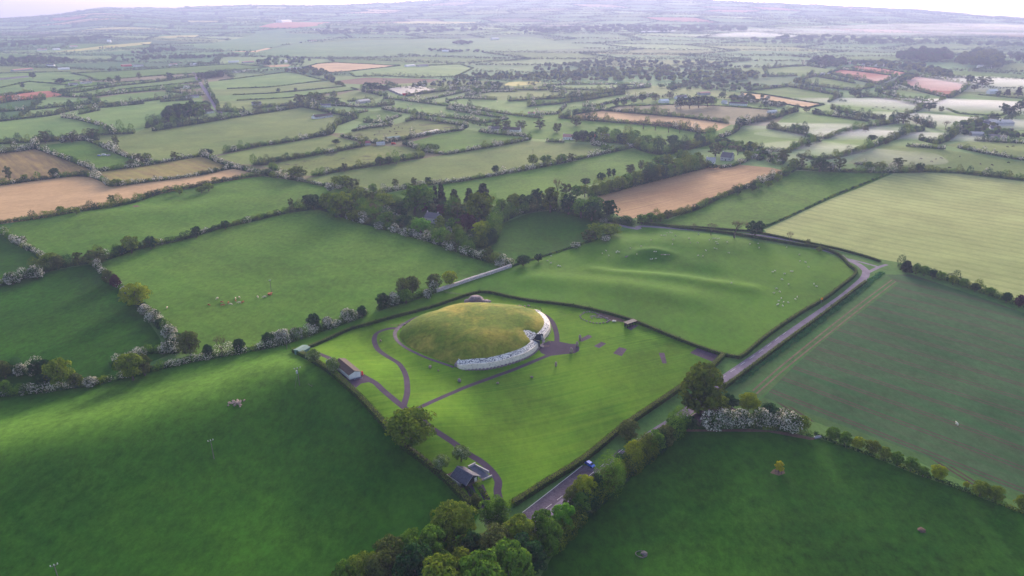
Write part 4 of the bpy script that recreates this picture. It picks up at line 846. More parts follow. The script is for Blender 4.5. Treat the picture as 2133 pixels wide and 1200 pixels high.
# ------------------------------------------------------------------ standing stones, cairn, circle
def rock_thing(px, py, r, label, cat='standing stone', name='standing_stone', group=None, mat=None, seed=0, rough=.16, sink=.15):
    p = G(px, py); w = MB(); w.rock((0, 0, r[2] * (1 - sink)), r, seed, 9, 7, rough=rough); o = w.build(name, mat or GREYST, None, True)
    o.location = p; o.rotation_euler[2] = seed; return tag(o, label, cat, group)
STN = plain('lichened_stone', (.3, .22, .2), .35, 1.5)
SG = 'standing stones around the mound'
rock_thing(1158, 763, (.8, .6, 1.35), 'lone standing stone on the lawn below the tarmac plaza', group=SG, mat=STN, seed=1)
rock_thing(1190, 735, (1.0, .8, 1.5), 'squat standing stone on the tarmac plaza itself', group=SG, mat=STN, seed=2)
rock_thing(1202, 722, (.7, .6, 1.7), 'slim pale standing stone at the plaza tip', group=SG, mat=STN, seed=3)
rock_thing(1208, 708, (.9, .7, 1.7), 'standing stone beside the narrow gravel strip', group=SG, mat=STN, seed=4)
rock_thing(957, 796, (1.0, .8, 1.0), 'low boulder on the lawn beneath the wall end', 'boulder', 'boulder', 'boulders on the lawn', GREYST, 5)
rock_thing(1037, 799, (.7, .5, .45), 'small flat rock below the long path', 'boulder', 'boulder', 'boulders on the lawn', STN, 6)
rock_thing(896, 767, (.8, .6, .9), 'pale boulder on the bank left of the wall end', 'boulder', 'boulder', 'boulders on the lawn', STN, 7)
rock_thing(793, 711, (.6, .5, .55), 'small pale rock inside the curve of the path', 'boulder', 'boulder', 'boulders on the lawn', STN, 8)
rock_thing(1108, 787, (.8, .4, .5), 'little stone block on the lawn south of the entrance', 'boulder', 'boulder', 'boulders on the lawn', GREYST, 9)
rock_thing(913, 668 + 105, (.4, .4, .4), 'tiny pale rock in the bank grass', 'boulder', 'boulder', 'boulders on the lawn', STN, 10)
p = G(991, 630); fl = empty('stone_folly', p); tag(fl, 'domed dry stone folly with a low annexe behind the mound', 'stone folly')
w = MB()
for k in range(7):
    a = 5.0 * (1 - (k / 7.6) ** 2) ** .5; w.rock((0, 0, .4 + k * .55), (a, a * .8, .6), k, 14, 4, rough=.1)
w.build('dome', GREYST, fl)
w = MB(); w.rock((6.2, -.5, .7), (3.2, 2.4, 1.3), 4, 10, 5); w.rock((-4.6, .3, .6), (2.6, 2.2, 1.2), 9, 10, 5); w.build('annexe', GREYST, fl)
w = MB(); w.box((2.2, -3.95, .7), (.8, .3, 1.1)); w.build('doorway', DARKW, fl)
c0 = G(1245, 662); ringpts = [(1208, 658), (1211, 664), (1222, 669), (1236, 673), (1250, 674), (1264, 672), (1270, 668), (1240, 652), (1228, 650), (1217, 651)]
sc_ = empty('stone_circle', c0); tag(sc_, 'oval ring of low kerb stones on the lawn near the hedge', 'stone circle')
RP = [G(*q) for q in ringpts]; RP = RP + [RP[0]]
for a, b in zip(RP[:-1], RP[1:]):
    n_ = max(1, int((b - a).length / 1.5))
    for i in range(n_):
        q = a + (b - a) * i / n_; w = MB(); w.rock((q.x - c0.x, q.y - c0.y, .15), (.65, .5, .45), i + int(a.x), 6, 4); w.build('kerbstone', GREYST, sc_)
rock_thing(1279, 670, (1.2, .7, .5), 'white quartz cobble heap at the end of the stone ring', 'stone heap', 'stone_heap', None, QW, 3)
o = empty('stone_setting', G(1250, 661))
for i in range(9): w = MB(); w.rock((random.uniform(-5, 4), random.uniform(-1.5, 1.5), .2), (random.uniform(.4, 1), .5, .3), i, 6, 4); w.build('stone', GREYST, o)
tag(o, 'scatter of flat stones lying inside the oval ring', 'stone setting')
w = MB()
for i in range(22): w.rock((random.gauss(0, 1.8), random.gauss(0, 1.6), .15), (random.uniform(.3, .9), random.uniform(.3, .8), random.uniform(.2, .6)), i, 6, 4)
for i in range(6): w.rock((-3 - i * .9, 1 + random.uniform(-.3, .3), .15), (.35, .3, .25), i, 6, 4)
o = w.build('rubble_heap', STN); o.location = G(492, 839); tag(o, 'heap of field stones on the dark sloping pasture', 'stone heap')
w = MB()
for i in range(12): w.rock((random.uniform(-9, 8), random.uniform(-1, 1), .3), (random.uniform(.5, 1.1), .6, random.uniform(.3, .7)), i, 6, 4)
o = w.build('rubble_heap', STN); o.location = G(1075, 638); tag(o, 'pale stones strewn along the crest behind the mound', 'stone heap')
# moss-edged dark stone seat row on earthwork of the sheep field
w = MB()
for i in range(7): w.rock((-9 + i * .5, .3 * i, .3), (.6, .5, .5), i, 6, 4)
o = w.build('rubble_heap', GREYST); o.location = G(1330, 536); tag(o, 'dark rubble on the rim of the little crater mound', 'stone heap')
w = MB()
for i in range(5): w.rock((i * 1.3, -.15 * i, .25), (.7, .4, .4), i, 6, 4)
o = w.build('rubble_heap', STN); o.location = G(1378, 531); tag(o, 'short line of pale rocks on the right crater rim', 'stone heap')

# stone wall, laid in one run
P = wpoly([(908, 609), (940, 598), (990, 581), (1030, 568), (1068, 555)]); w = MB(); vs = []; W = walk(P, 2.0)
for p, t in W:
    nrm = Vector((-t.y, t.x)); z = H1(p.x, p.y)
    for a, b in ((-.5, -.3), (-.42, 1.9), (.42, 1.9 + random.uniform(0, .2)), (.5, -.3)): vs.append((p.x + nrm.x * a * 1.6, p.y + nrm.y * a * 1.6, z + b))
w.add(vs, [(4 * i + a, 4 * i + 4 + a, 4 * i + 5 + a, 4 * i + 1 + a) for i in range(len(W) - 1) for a in range(3)])
WALLM = NT('wall_stone'); r_, g_, b_ = WALLM.sep(WALLM.voro(WALLM.pos(), 2.2)); WALLM.col(WALLM.mix(r_, (.3, .25, .28), (.6, .52, .56)), .9); WALLM = WALLM.mat
tag(w.build('stone_wall', WALLM), 'pale dry stone wall between cattle pasture and sheep field', 'wall')

# ------------------------------------------------------------------ trees
def crown_mesh(kind, mat, seed, nleaf, ls):
    """unit crown: height 10 m, radius 5 m, base of the foliage near the ground of the tree"""
    rr = random.Random(seed); Cs, Ns = [], []
    shp = {'round': (5, 4.3, 5.4), 'oval': (3.6, 4.8, 5.1), 'cone': (2.6, 5, 5), 'col': (1.7, 5, 5), 'bush': (5, 4.6, 4.4), 'spread': (5.6, 3.4, 6.2)}[kind]
    Rr, Rz, Cz = shp; nl = 64 if nleaf > 2000 else 40 if nleaf > 900 else (20 if nleaf > 250 else 8)
    lob = []
    for i in range(nl):
        z = 1 - 2 * (i + .5) / nl; z = max(z, -.8 if kind != 'spread' else -.45); a = i * 2.399 + rr.uniform(-.4, .4); q = math.sqrt(1 - z * z)
        if kind == 'cone': q = (1 - z) * .5 + .1
        k = rr.uniform(.62, .95) if i % 4 else rr.uniform(.2, .5)
        r = rr.uniform(.19, .33) * Rr * (.8 if kind in ('cone', 'col') else 1); r = max(r, .9)
        lob.append(((math.cos(a) * q * Rr * k, math.sin(a) * q * Rr * k, Cz + z * (Rz - r * .5) * (.92 if i % 4 else .5)), r))
    for (c, r) in lob:
        cc, nn = lobe_pts(c, (r, r, r * .85), max(4, nleaf // nl), -.25); Cs.append(cc); Ns.append(nn)
    C = np.concatenate(Cs); N = np.concatenate(Ns); C[:, 2] = np.maximum(C[:, 2], .4)
    return leaf_mesh('crown', C, N, rng.uniform(.6, 1.3, len(C)) * ls, None, [L[mat]])
def take(o): me = o.data; bpy.data.objects.remove(o); return me
def mk_trunk(seed):
    w = MB(); rr = random.Random(seed)
    w.tube([(0, 0, -.5), (0, 0, 1.2), (.1, .05, 3), (0, .1, 5.5), (.1, 0, 7.5)], [.5, .36, .3, .2, .07], 7)
    for i in range(6):
        a = i * 1.05 + rr.uniform(-.3, .3); z = rr.uniform(1.8, 4.5); r = rr.uniform(2.2, 3.6)
        w.tube([(0, 0, z), (math.cos(a) * r * .5, math.sin(a) * r * .5, z + 1.2), (math.cos(a) * r, math.sin(a) * r, z + rr.uniform(2, 3.6))], [.2, .12, .04], 5)
    return take(w.build('trunk', BARK))
def mk_bare(seed):
    w = MB(); rr = random.Random(seed); tips = []
    def br(p, d, ln, r, dep):
        q = p + d * ln; w.tube([p, (p + q) / 2 + Vector((rr.uniform(-.1, .1), rr.uniform(-.1, .1), 0)) * ln, q], [r, r * .8, r * .6], 4)
        if dep == 0: tips.append(q); return
        for k in range(3 if dep > 1 else 4):
            a = Vector((rr.gauss(0, .62), rr.gauss(0, .62), rr.uniform(.1, .6))); br(q, (d * .8 + a).normalized(), ln * rr.uniform(.6, .8), r * .55, dep - 1)
    br(Vector((0, 0, -.3)), Vector((0, 0, 1)), 3.0, .38, 4)
    me = take(w.build('trunk', BARK)); T = np.array([tuple(t) for t in tips]); T = np.repeat(T, 3, 0) + rng.normal(size=(len(T) * 3, 3)) * .45
    return me, leaf_mesh('crown', T, rng.normal(size=T.shape), rng.uniform(.12, .4, len(T)), None, [L['n']])
TR = [mk_trunk(i) for i in range(3)]; BARE = [mk_bare(i) for i in range(3)]
SHAPE = {'g': 'round', 'd': 'round', 'o': 'round', 'q': 'round', 'b': 'oval', 'y': 'round', 'Y': 'oval', 'G': 'round', 'p': 'round', 'c': 'cone', 'h': 'bush', 'w': 'round'}
_cm = {}
def crown(mat, lod, var, shape):
    k = (mat, lod, var, shape)
    if k not in _cm:
        nleaf, ls = {0: (8000, .40), 1: (3600, .58), 2: (1300, .9), 3: (420, 1.4)}[lod]
        if mat in 'bn': nleaf = int(nleaf * .62)
        _cm[k] = crown_mesh(shape, mat, hash_(k), nleaf, ls)
    return _cm[k]
def hash_(k): return sum(ord(c) * (i + 3) for i, c in enumerate(str(k)))
SPN = {'g': ('broadleaf_tree', 'mid green leafy tree', 'tree'), 'd': ('broadleaf_tree', 'dark green dense tree', 'tree'), 'o': ('oak_tree', 'olive young-leafed tree', 'tree'),
       'q': ('oak_tree', 'dark olive broad tree', 'tree'), 'b': ('ash_tree', 'thin bronze budding tree', 'tree'), 'y': ('broadleaf_tree', 'yellow-green tree', 'tree'), 'Y': ('young_tree', 'bright yellow sapling', 'tree'),
       'G': ('broadleaf_tree', 'vivid green domed tree', 'tree'), 'p': ('copper_beech', 'dark copper leafed tree', 'tree'), 'c': ('conifer_tree', 'tall dark conifer', 'tree'),
       'h': ('hawthorn_tree', 'white blossoming hawthorn', 'hawthorn'), 'w': ('blossoming_tree', 'pale cream blossoming tree', 'tree'), 'n': ('bare_tree', 'leafless bare tree', 'tree')}
TREES = []
def tree(x, yt, yb, wd, sp, where, label=None, shape=None):
    p = G(x, yb); m, th = mpp(p); r = wd * m / 2; hv = (yb - yt) * m
    h = (hv - r * .8) / math.cos(th) + r * .8; h = max(h, 1.0 * r, 2.0); h = min(h, 3.4 * r + 3 if sp != 'c' else 60)
    name, words, cat = SPN[sp]; t = empty(name, p, random.uniform(0, 6.28)); v = len(TREES) % 3
    if sp == 'n': tm, cm = BARE[v]; zs = h / 9.5; sx = r / 4.2
    else:
        shp = shape or SHAPE[sp]
        if shp == 'round' and h > 2.7 * r: shp = 'oval'
        lod = 0 if m < .185 else 1 if m < .33 else 2 if m < .7 else 3
        if wd < 16 and lod < 3: lod += 1
        R0 = {'round': 5.3, 'oval': 3.9, 'cone': 2.9, 'col': 2.0, 'bush': 5.3, 'spread': 5.9}[shp]
        cm = crown(sp, lod, v if lod < 3 else 0, shp); tm = TR[v]; zs = h / 10.3; sx = r / R0
    sx *= 1.08; t.scale = (sx, sx, zs)
    o = link('crown', cm, t); o2 = link('trunk', tm, t)
    TREES.append((t, x, where, words, label)); tag(t, None, cat); return t
A1 = 'in the wood at the bottom'
TL = {
 'of the wood along the bottom edge': [(945, 1046, 1150, 104, 'o'), (1032, 1036, 1098, 66, 'g'), (1030, 1070, 1108, 40, 'h'), (865, 1105, 1190, 84, 'g'), (815, 1118, 1205, 74, 'b'), (905, 1098, 1195, 84, 'g'), (765, 1152, 1230, 84, 'o'), (722, 1168, 1240, 56, 'g'), (800, 1148, 1240, 74, 'b'), (870, 1140, 1260, 95, 'd'), (960, 1150, 1260, 100, 'q'), (1030, 1096, 1190, 90, 'b'), (1080, 1074, 1165, 78, 'o'), (1130, 1062, 1140, 56, 'g'), (1090, 1116, 1215, 90, 'd'), (1172, 1048, 1108, 52, 'G'), (1005, 1156, 1290, 110, 'g'), (1142, 1080, 1160, 52, 'g'), (1060, 1130, 1250, 100, 'g'), (925, 1160, 1290, 100, 'o'), (985, 1110, 1200, 60, 'd')],
 'along the lower side of the road': [(1215, 988, 1052, 50, 'y'), (1190, 1012, 1066, 36, 'b'), (1265, 970, 1030, 40, 'q'), (1240, 985, 1040, 36, 'd'), (1320, 916, 966, 46, 'y'), (1296, 942, 980, 40, 'd'), (1362, 893, 946, 42, 'g'), (1344, 900, 950, 28, 'b'), (1385, 882, 932, 36, 'b'), (1403, 866, 900, 34, 'd'), (1308, 873, 915, 44, 'b'), (1208, 1025, 1075, 40, 'g')],
 'beside the gravel car park': [(1457, 752, 862, 90, 'q'), (1500, 822, 858, 38, 'o'), (1517, 820, 852, 38, 'd'), (1558, 817, 855, 45, 'y'), (1432, 868, 893, 42, 'd'), (1485, 850, 893, 56, 'h'), (1514, 848, 890, 48, 'h'), (1545, 848, 889, 44, 'h'), (1583, 845, 887, 40, 'h'), (1600, 838, 872, 36, 'd'), (1608, 857, 888, 38, 'h'), (1630, 846, 880, 32, 'h'), (1642, 852, 900, 48, 'h'), (1668, 864, 897, 32, 'o')],
 'in the row below the tramlined crop': [(1732, 888, 917, 29, 'g'), (1758, 897, 930, 28, 'g'), (1785, 908, 936, 27, 'y'), (1814, 914, 946, 33, 'q'), (1841, 929, 958, 26, 'o'), (1866, 939, 969, 25, 'g'), (1896, 951, 981, 29, 'g'), (1922, 971, 993, 25, 'g'), (1952, 966, 999, 31, 'y'), (2011, 1002, 1016, 13, 'y'), (2040, 1000, 1034, 37, 'o'), (2070, 1009, 1044, 35, 'o'), (2127, 1028, 1063, 32, 'o')],
 'inside the monument enclosure': [(857, 848, 925, 104, 'o'), (961, 926, 961, 36, 'w'), (920, 945, 979, 34, 'w'), (991, 1028, 1055, 22, 'b'), (655, 725, 757, 30, 'w'), (695, 743, 776, 27, 'w')],
 'in the hedgerow above the dark sloping field': [(130, 742, 805, 52, 'o'), (85, 745, 788, 34, 'd'), (12, 747, 788, 30, 'b'), (103, 741, 790, 22, 'd'), (278, 730, 792, 52, 'o'), (302, 735, 782, 34, 'b'), (8, 790, 822, 34, 'g'), (95, 775, 810, 32, 'd'), (160, 775, 805, 30, 'b'), (398, 685, 742, 40, 'b'), (463, 672, 743, 26, 'n'), (500, 703, 735, 24, 'd'), (435, 715, 745, 20, 'd'), (560, 690, 722, 26, 'd'), (655, 650, 690, 28, 'd'), (683, 655, 685, 24, 'h'), (725, 638, 668, 30, 'h'), (755, 635, 662, 22, 'd'), (590, 680, 712, 30, 'h'), (618, 678, 705, 30, 'h'), (570, 688, 716, 26, 'h'), (45, 752, 783, 24, 'h'), (190, 780, 805, 28, 'h'), (60, 795, 820, 34, 'h')],
 'in the hedgerow left of the cattle': [(287, 586, 640, 56, 'y'), (205, 514, 552, 42, 'b'), (107, 525, 557, 44, 'o'), (122, 530, 560, 28, 'b'), (165, 522, 550, 26, 'b'), (229, 560, 592, 24, 'b'), (243, 570, 600, 20, 'p'), (320, 640, 672, 34, 'h'), (340, 660, 690, 26, 'd'), (355, 672, 704, 30, 'h'), (350, 705, 735, 26, 'h'), (368, 690, 725, 34, 'd'), (303, 630, 655, 24, 'h'), (28, 562, 592, 34, 'h'), (78, 548, 580, 32, 'h'), (45, 488, 510, 24, 'h')],
 'in the dark hedgerow above the cattle pasture': [(275, 488, 527, 34, 'o'), (315, 490, 519, 24, 'd'), (322, 492, 515, 20, 'o'), (250, 510, 532, 26, 'd'), (410, 470, 495, 24, 'd'), (608, 411, 440, 14, 'b'), (640, 404, 434, 20, 'd'), (655, 402, 436, 26, 'd'), (470, 458, 478, 18, 'd')],
 'beside the pale stone wall': [(937, 562, 597, 30, 'y'), (904, 568, 603, 32, 'b'), (860, 572, 612, 32, 'b'), (798, 608, 642, 26, 'd'), (820, 604, 637, 26, 'h'), (846, 600, 632, 30, 'g'), (891, 598, 622, 20, 'h'), (1090, 530, 553, 30, 'd'), (1122, 527, 545, 18, 'd'), (1199, 502, 516, 20, 'h'), (1262, 488, 503, 20, 'h'), (840, 575, 625, 26, 'b')],
 'on the lane north of the sheep field': [(1240, 462, 498, 36, 'o'), (1272, 466, 490, 50, 'o'), (1226, 476, 503, 32, 'b'), (1530, 452, 496, 40, 'n'), (1481, 460, 490, 24, 'n'), (1572, 457, 493, 38, 'd'), (1446, 463, 481, 12, 'n'), (1643, 478, 507, 16, 'n'), (1682, 497, 512, 10, 'b'), (1706, 514, 525, 14, 'o'), (1887, 541, 567, 24, 'c'), (1907, 548, 571, 17, 'g'), (1924, 552, 575, 18, 'g'), (1942, 560, 580, 16, 'd'), (1958, 564, 584, 17, 'g'), (1984, 573, 593, 17, 'o'), (2005, 578, 599, 18, 'g'), (2030, 588, 607, 18, 'd'), (2060, 597, 617, 20, 'g'), (2095, 607, 630, 20, 'd'), (2122, 612, 640, 18, 'p')],
 'in the wood around the hidden house': [(679, 392, 438, 20, 'b'), (690, 400, 442, 46, 'o'), (712, 398, 452, 56, 'o'), (732, 410, 454, 42, 'b'), (715, 397, 424, 16, 'y'), (748, 390, 422, 32, 'o'), (768, 396, 430, 34, 'b'), (759, 424, 446, 24, 'y'), (802, 401, 434, 44, 'o'), (806, 440, 470, 42, 'g'), (787, 440, 466, 26, 'b'), (864, 383, 447, 46, 'g'), (884, 381, 440, 46, 'g'), (880, 408, 442, 24, 'p'), (907, 383, 432, 14, 'c'), (920, 379, 432, 20, 'c'), (947, 392, 439, 28, 'c'), (978, 390, 427, 24, 'c'), (1006, 380, 418, 30, 'c'), (999, 397, 462, 68, 'q'), (953, 417, 457, 30, 'b'), (918, 424, 448, 20, 'p'), (877, 452, 488, 42, 'G'), (973, 443, 484, 40, 'p'), (1004, 458, 498, 44, 'y'), (955, 465, 502, 28, 'o'), (920, 472, 510, 44, 'g'), (948, 452, 482, 32, 'g'), (991, 492, 512, 30, 'g'), (834, 427, 457, 32, 'd'), (848, 448, 472, 34, 'd'), (917, 447, 477, 22, 'o'), (778, 381, 404, 20, 'g'), (862, 368, 390, 16, 'b'), (892, 367, 384, 14, 'd'), (1032, 343, 362, 16, 'd'), (824, 371, 389, 14, 'b'), (1067, 403, 430, 24, 'g'), (1044, 413, 442, 30, 'g'), (1028, 436, 457, 32, 'h'), (1018, 512, 545, 26, 'b'), (940, 500, 522, 28, 'h'), (970, 508, 532, 32, 'h'), (790, 458, 478, 22, 'h'), (822, 462, 484, 22, 'h'), (758, 448, 466, 24, 'h'), (845, 470, 492, 22, 'h'), (1040, 535, 555, 22, 'h'), (700, 430, 452, 40, 'g'), (740, 436, 462, 36, 'q')],
 'in the belt beside the striped stubble': [(1070, 401, 443, 30, 'o'), (1095, 402, 440, 36, 'd'), (1118, 391, 430, 28, 'd'), (1146, 387, 442, 36, 'q'), (1161, 364, 412, 24, 'n'), (1178, 378, 414, 26, 'b'), (1184, 402, 447, 32, 'd'), (1210, 412, 454, 42, 'g'), (1232, 418, 460, 44, 'd'), (1240, 407, 442, 36, 'g'), (1268, 414, 457, 30, 'd'), (1200, 384, 414, 26, 'g'), (1218, 384, 410, 28, 'o'), (1220, 370, 386, 22, 'd'), (1237, 384, 407, 20, 'o'), (1256, 378, 402, 22, 'g'), (1272, 372, 402, 24, 'o'), (1290, 365, 397, 28, 'o'), (1304, 360, 390, 26, 'g'), (1322, 355, 386, 28, 'o'), (1346, 350, 382, 30, 'd'), (1369, 340, 374, 30, 'q'), (1392, 332, 366, 30, 'b'), (1412, 327, 360, 26, 'o'), (1435, 320, 352, 26, 'o'), (1452, 315, 347, 24, 'o'), (1371, 322, 347, 28, 'g'), (1420, 310, 337, 26, 'g'), (1268, 349, 370, 12, 'd'), (1278, 350, 368, 10, 'd'), (1313, 340, 362, 26, 'b'), (1335, 332, 354, 14, 'b'), (1252, 358, 380, 18, 'd'), (1156, 425, 438, 14, 'h'), (1078, 432, 446, 26, 'h'), (1258, 452, 464, 18, 'h'), (1390, 320, 345, 24, 'o'), (1350, 335, 360, 22, 'o')],
 'around the two houses by the lane': [(1490, 295, 325, 30, 'b'), (1536, 300, 323, 26, 'n'), (1589, 305, 326, 12, 'n'), (1556, 312, 331, 16, 'o'), (1485, 341, 352, 20, 'd'), (1537, 387, 406, 15, 'd'), (1567, 381, 398, 18, 'd'), (1391, 435, 456, 20, 'b'), (1336, 445, 467, 26, 'g'), (1356, 442, 465, 26, 'g'), (1304, 448, 466, 24, 'w'), (1376, 444, 462, 18, 'o'), (1542, 244, 266, 24, 'd'), (1580, 380, 394, 16, 'g'), (1600, 376, 388, 18, 'o'), (1620, 362, 378, 18, 'o'), (1638, 352, 366, 18, 'g')],
 'along the hedgerow above the barley': [(1707, 327, 357, 36, 'd'), (1748, 326, 352, 24, 'b'), (1669, 326, 350, 20, 'b'), (1652, 328, 355, 20, 'o'), (1631, 310, 337, 30, 'b'), (1682, 295, 309, 12, 'd'), (1808, 336, 352, 22, 'o'), (1832, 336, 354, 24, 'b'), (1870, 326, 349, 28, 'b'), (1914, 338, 360, 20, 'd'), (1782, 336, 354, 14, 'n'), (1730, 335, 355, 20, 'h')],
 'in the mist on the far right': [(1935, 212, 231, 26, 'd'), (1960, 221, 233, 12, 'b'), (1908, 245, 264, 18, 'n'), (1937, 250, 266, 14, 'n'), (1968, 249, 271, 20, 'n'), (1837, 237, 253, 13, 'd'), (1881, 234, 257, 32, 'b'), (1816, 280, 294, 20, 'd'), (1997, 257, 273, 18, 'd'), (1763, 229, 241, 10, 'b'), (1785, 234, 246, 10, 'b'), (1819, 237, 249, 10, 'b'), (1747, 229, 241, 14, 'd'), (1802, 262, 276, 14, 'b'), (2097, 185, 200, 14, 'c'), (2120, 181, 200, 16, 'c'), (2078, 188, 202, 14, 'd'), (2029, 175, 189, 14, 'd'), (1781, 186, 202, 26, 'd'), (2045, 160, 180, 36, 'b'), (2018, 155, 176, 20, 'd'), (2125, 208, 232, 24, 'd'), (2100, 218, 245, 24, 'd'), (2090, 214, 236, 18, 'd'), (1845, 285, 300, 22, 'b'), (2070, 235, 252, 20, 'd'), (1700, 225, 238, 16, 'd'), (1680, 220, 233, 16, 'b')],
 'in the western fields': [(372, 214, 248, 28, 'd'), (395, 210, 252, 36, 'd'), (412, 215, 250, 34, 'g'), (352, 226, 254, 20, 'd'), (430, 215, 235, 22, 'b'), (620, 345, 374, 40, 'q'), (735, 368, 398, 30, 'b'), (716, 364, 392, 34, 'o'), (700, 366, 384, 20, 'o'), (688, 378, 398, 20, 'h'), (243, 280, 305, 14, 'b'), (420, 387, 402, 22, 'o'), (435, 380, 398, 24, 'o'), (375, 390, 405, 16, 'o'), (233, 404, 422, 16, 'b'), (128, 428, 446, 16, 'o'), (160, 432, 446, 18, 'o'), (20, 337, 376, 16, 'b'), (52, 362, 374, 14, 'o'), (115, 349, 368, 24, 'd'), (244, 372, 388, 24, 'o'), (365, 314, 334, 18, 'b'), (308, 317, 337, 18, 'o'), (290, 318, 338, 22, 'b'), (432, 309, 324, 24, 'd'), (272, 332, 346, 22, 'b'), (95, 270, 298, 22, 'b'), (150, 275, 296, 26, 'b'), (195, 265, 290, 26, 'b'), (247, 156, 172, 12, 'd'), (355, 150, 168, 18, 'd'), (290, 150, 164, 10, 'b'), (228, 160, 170, 10, 'b'), (127, 162, 175, 26, 'd'), (69, 150, 164, 14, 'd'), (48, 172, 184, 10, 'd')],
 'in the hazy middle fields': [(580, 183, 193, 9, 'd'), (616, 182, 191, 8, 'd'), (654, 190, 216, 30, 'o'), (670, 193, 216, 30, 'b'), (625, 195, 216, 24, 'b'), (700, 202, 218, 20, 'd'), (803, 192, 206, 14, 'g'), (775, 176, 190, 40, 'd'), (800, 178, 190, 28, 'd'), (992, 182, 196, 20, 'g'), (1301, 176, 188, 26, 'd'), (1293, 178, 188, 16, 'd'), (1418, 200, 226, 22, 'd'), (1436, 200, 226, 24, 'd'), (1455, 198, 224, 24, 'd'), (1474, 198, 222, 24, 'd'), (1485, 200, 221, 20, 'g'), (1410, 206, 226, 16, 'h'), (1338, 195, 212, 16, 'd'), (1320, 204, 215, 14, 'd'), (1283, 207, 222, 12, 'd'), (1300, 207, 220, 14, 'd'), (1365, 194, 210, 18, 'b'), (1395, 190, 204, 16, 'b'), (1200, 242, 262, 24, 'b'), (1125, 248, 268, 26, 'b'), (1160, 255, 275, 20, 'b'), (1340, 245, 268, 26, 'n'), (1365, 252, 272, 22, 'n'), (1392, 256, 276, 26, 'n'), (1415, 258, 278, 18, 'n'), (1255, 263, 284, 30, 'g'), (1283, 268, 290, 26, 'g'), (1300, 275, 300, 30, 'd'), (1320, 270, 295, 28, 'g'), (1200, 272, 296, 20, 'd'), (1215, 270, 294, 22, 'd'), (1235, 272, 296, 20, 'd'), (1345, 280, 305, 30, 'g'), (1370, 285, 308, 30, 'o'), (1400, 280, 304, 30, 'd'), (1430, 290, 312, 30, 'b'), (1455, 282, 300, 26, 'd'), (1035, 248, 268, 22, 'b'), (1055, 250, 268, 22, 'b'), (1085, 250, 268, 24, 'b'), (700, 290, 300, 20, 'd'), (792, 325, 345, 18, 'd'), (810, 325, 343, 16, 'd'), (826, 325, 342, 16, 'g'), (718, 338, 358, 14, 'b'), (895, 298, 314, 18, 'g'), (908, 300, 314, 18, 'g'), (1110, 320, 345, 22, 'o'), (1138, 322, 342, 26, 'g'), (1170, 320, 340, 24, 'g'), (1190, 318, 336, 20, 'b'), (1262, 300, 316, 22, 'g')],
 'standing alone in the bottom pasture': [(1622, 959, 983, 18, 'Y')],
}
for where, lst in TL.items():
    for a in sorted(lst, key=lambda q: q[0]): tree(*a, where)
ORD = ['first', 'second', 'third', 'fourth', 'fifth', 'sixth', 'seventh', 'eighth', 'ninth', 'tenth', 'eleventh', 'twelfth', 'thirteenth', 'fourteenth', 'fifteenth', 'sixteenth', 'seventeenth', 'eighteenth', 'nineteenth', 'twentieth']
ORD += ['twenty-' + q for q in ORD[:9]] + ['thirtieth'] + ['thirty-' + q for q in ORD[:9]] + ['fortieth'] + ['forty-' + q for q in ORD[:9]]
from collections import defaultdict
gl = defaultdict(list)
for t, x, where, words, label in TREES: gl[(where, words)].append((x, t))
for (where, words), lst in gl.items():
    lst.sort(key=lambda q: q[0]); n_ = len(lst)
    for i, (x, t) in enumerate(lst):
        if n_ == 1: t['label'] = '%s %s' % (words, where)
        else: t['label'] = '%s %s, %s' % (words, where, (ORD[i] + ' from left') if i < n_ - 1 else 'rightmost of them')
        t['group'] = 'trees ' + where
# far woods: too many to count
def wood(name, label, poly, n, hpx, wpx, mats, seed):
    rr = random.Random(seed); Cs, Ns, Ss, Ms = [], [], [], []; k = 0
    xs = [p[0] for p in poly]; ys = [p[1] for p in poly]
    while k < n:
        x, y = rr.uniform(min(xs), max(xs)), rr.uniform(min(ys), max(ys))
        if not pin(x, y, poly): continue
        k += 1; p = G(x, y); m, th = mpp(p); r = wpx * m / 2 * rr.uniform(.7, 1.3); h = max(hpx * m * rr.uniform(.75, 1.2), r); s = max(1.2, m * 1.5)
        mi = rr.randrange(len(mats))
        for q in range(3):
            c, nn = lobe_pts((p.x + rr.uniform(-.4, .4) * r, p.y + rr.uniform(-.4, .4) * r, p.z + h * rr.uniform(.45, .65)), (r * .75, r * .75, h * .42), int(5 + 7 * r * h / s / s), -.8)
            Cs.append(c); Ns.append(nn); Ss.append(rng.uniform(.7, 1.3, len(c)) * s); Ms.append(np.full(len(c), mi))
    me = leaf_mesh(name, np.concatenate(Cs), np.concatenate(Ns), np.concatenate(Ss), np.concatenate(Ms), [L[q] for q in mats])
    tag(link(name, me), label, 'wood', kind='stuff')
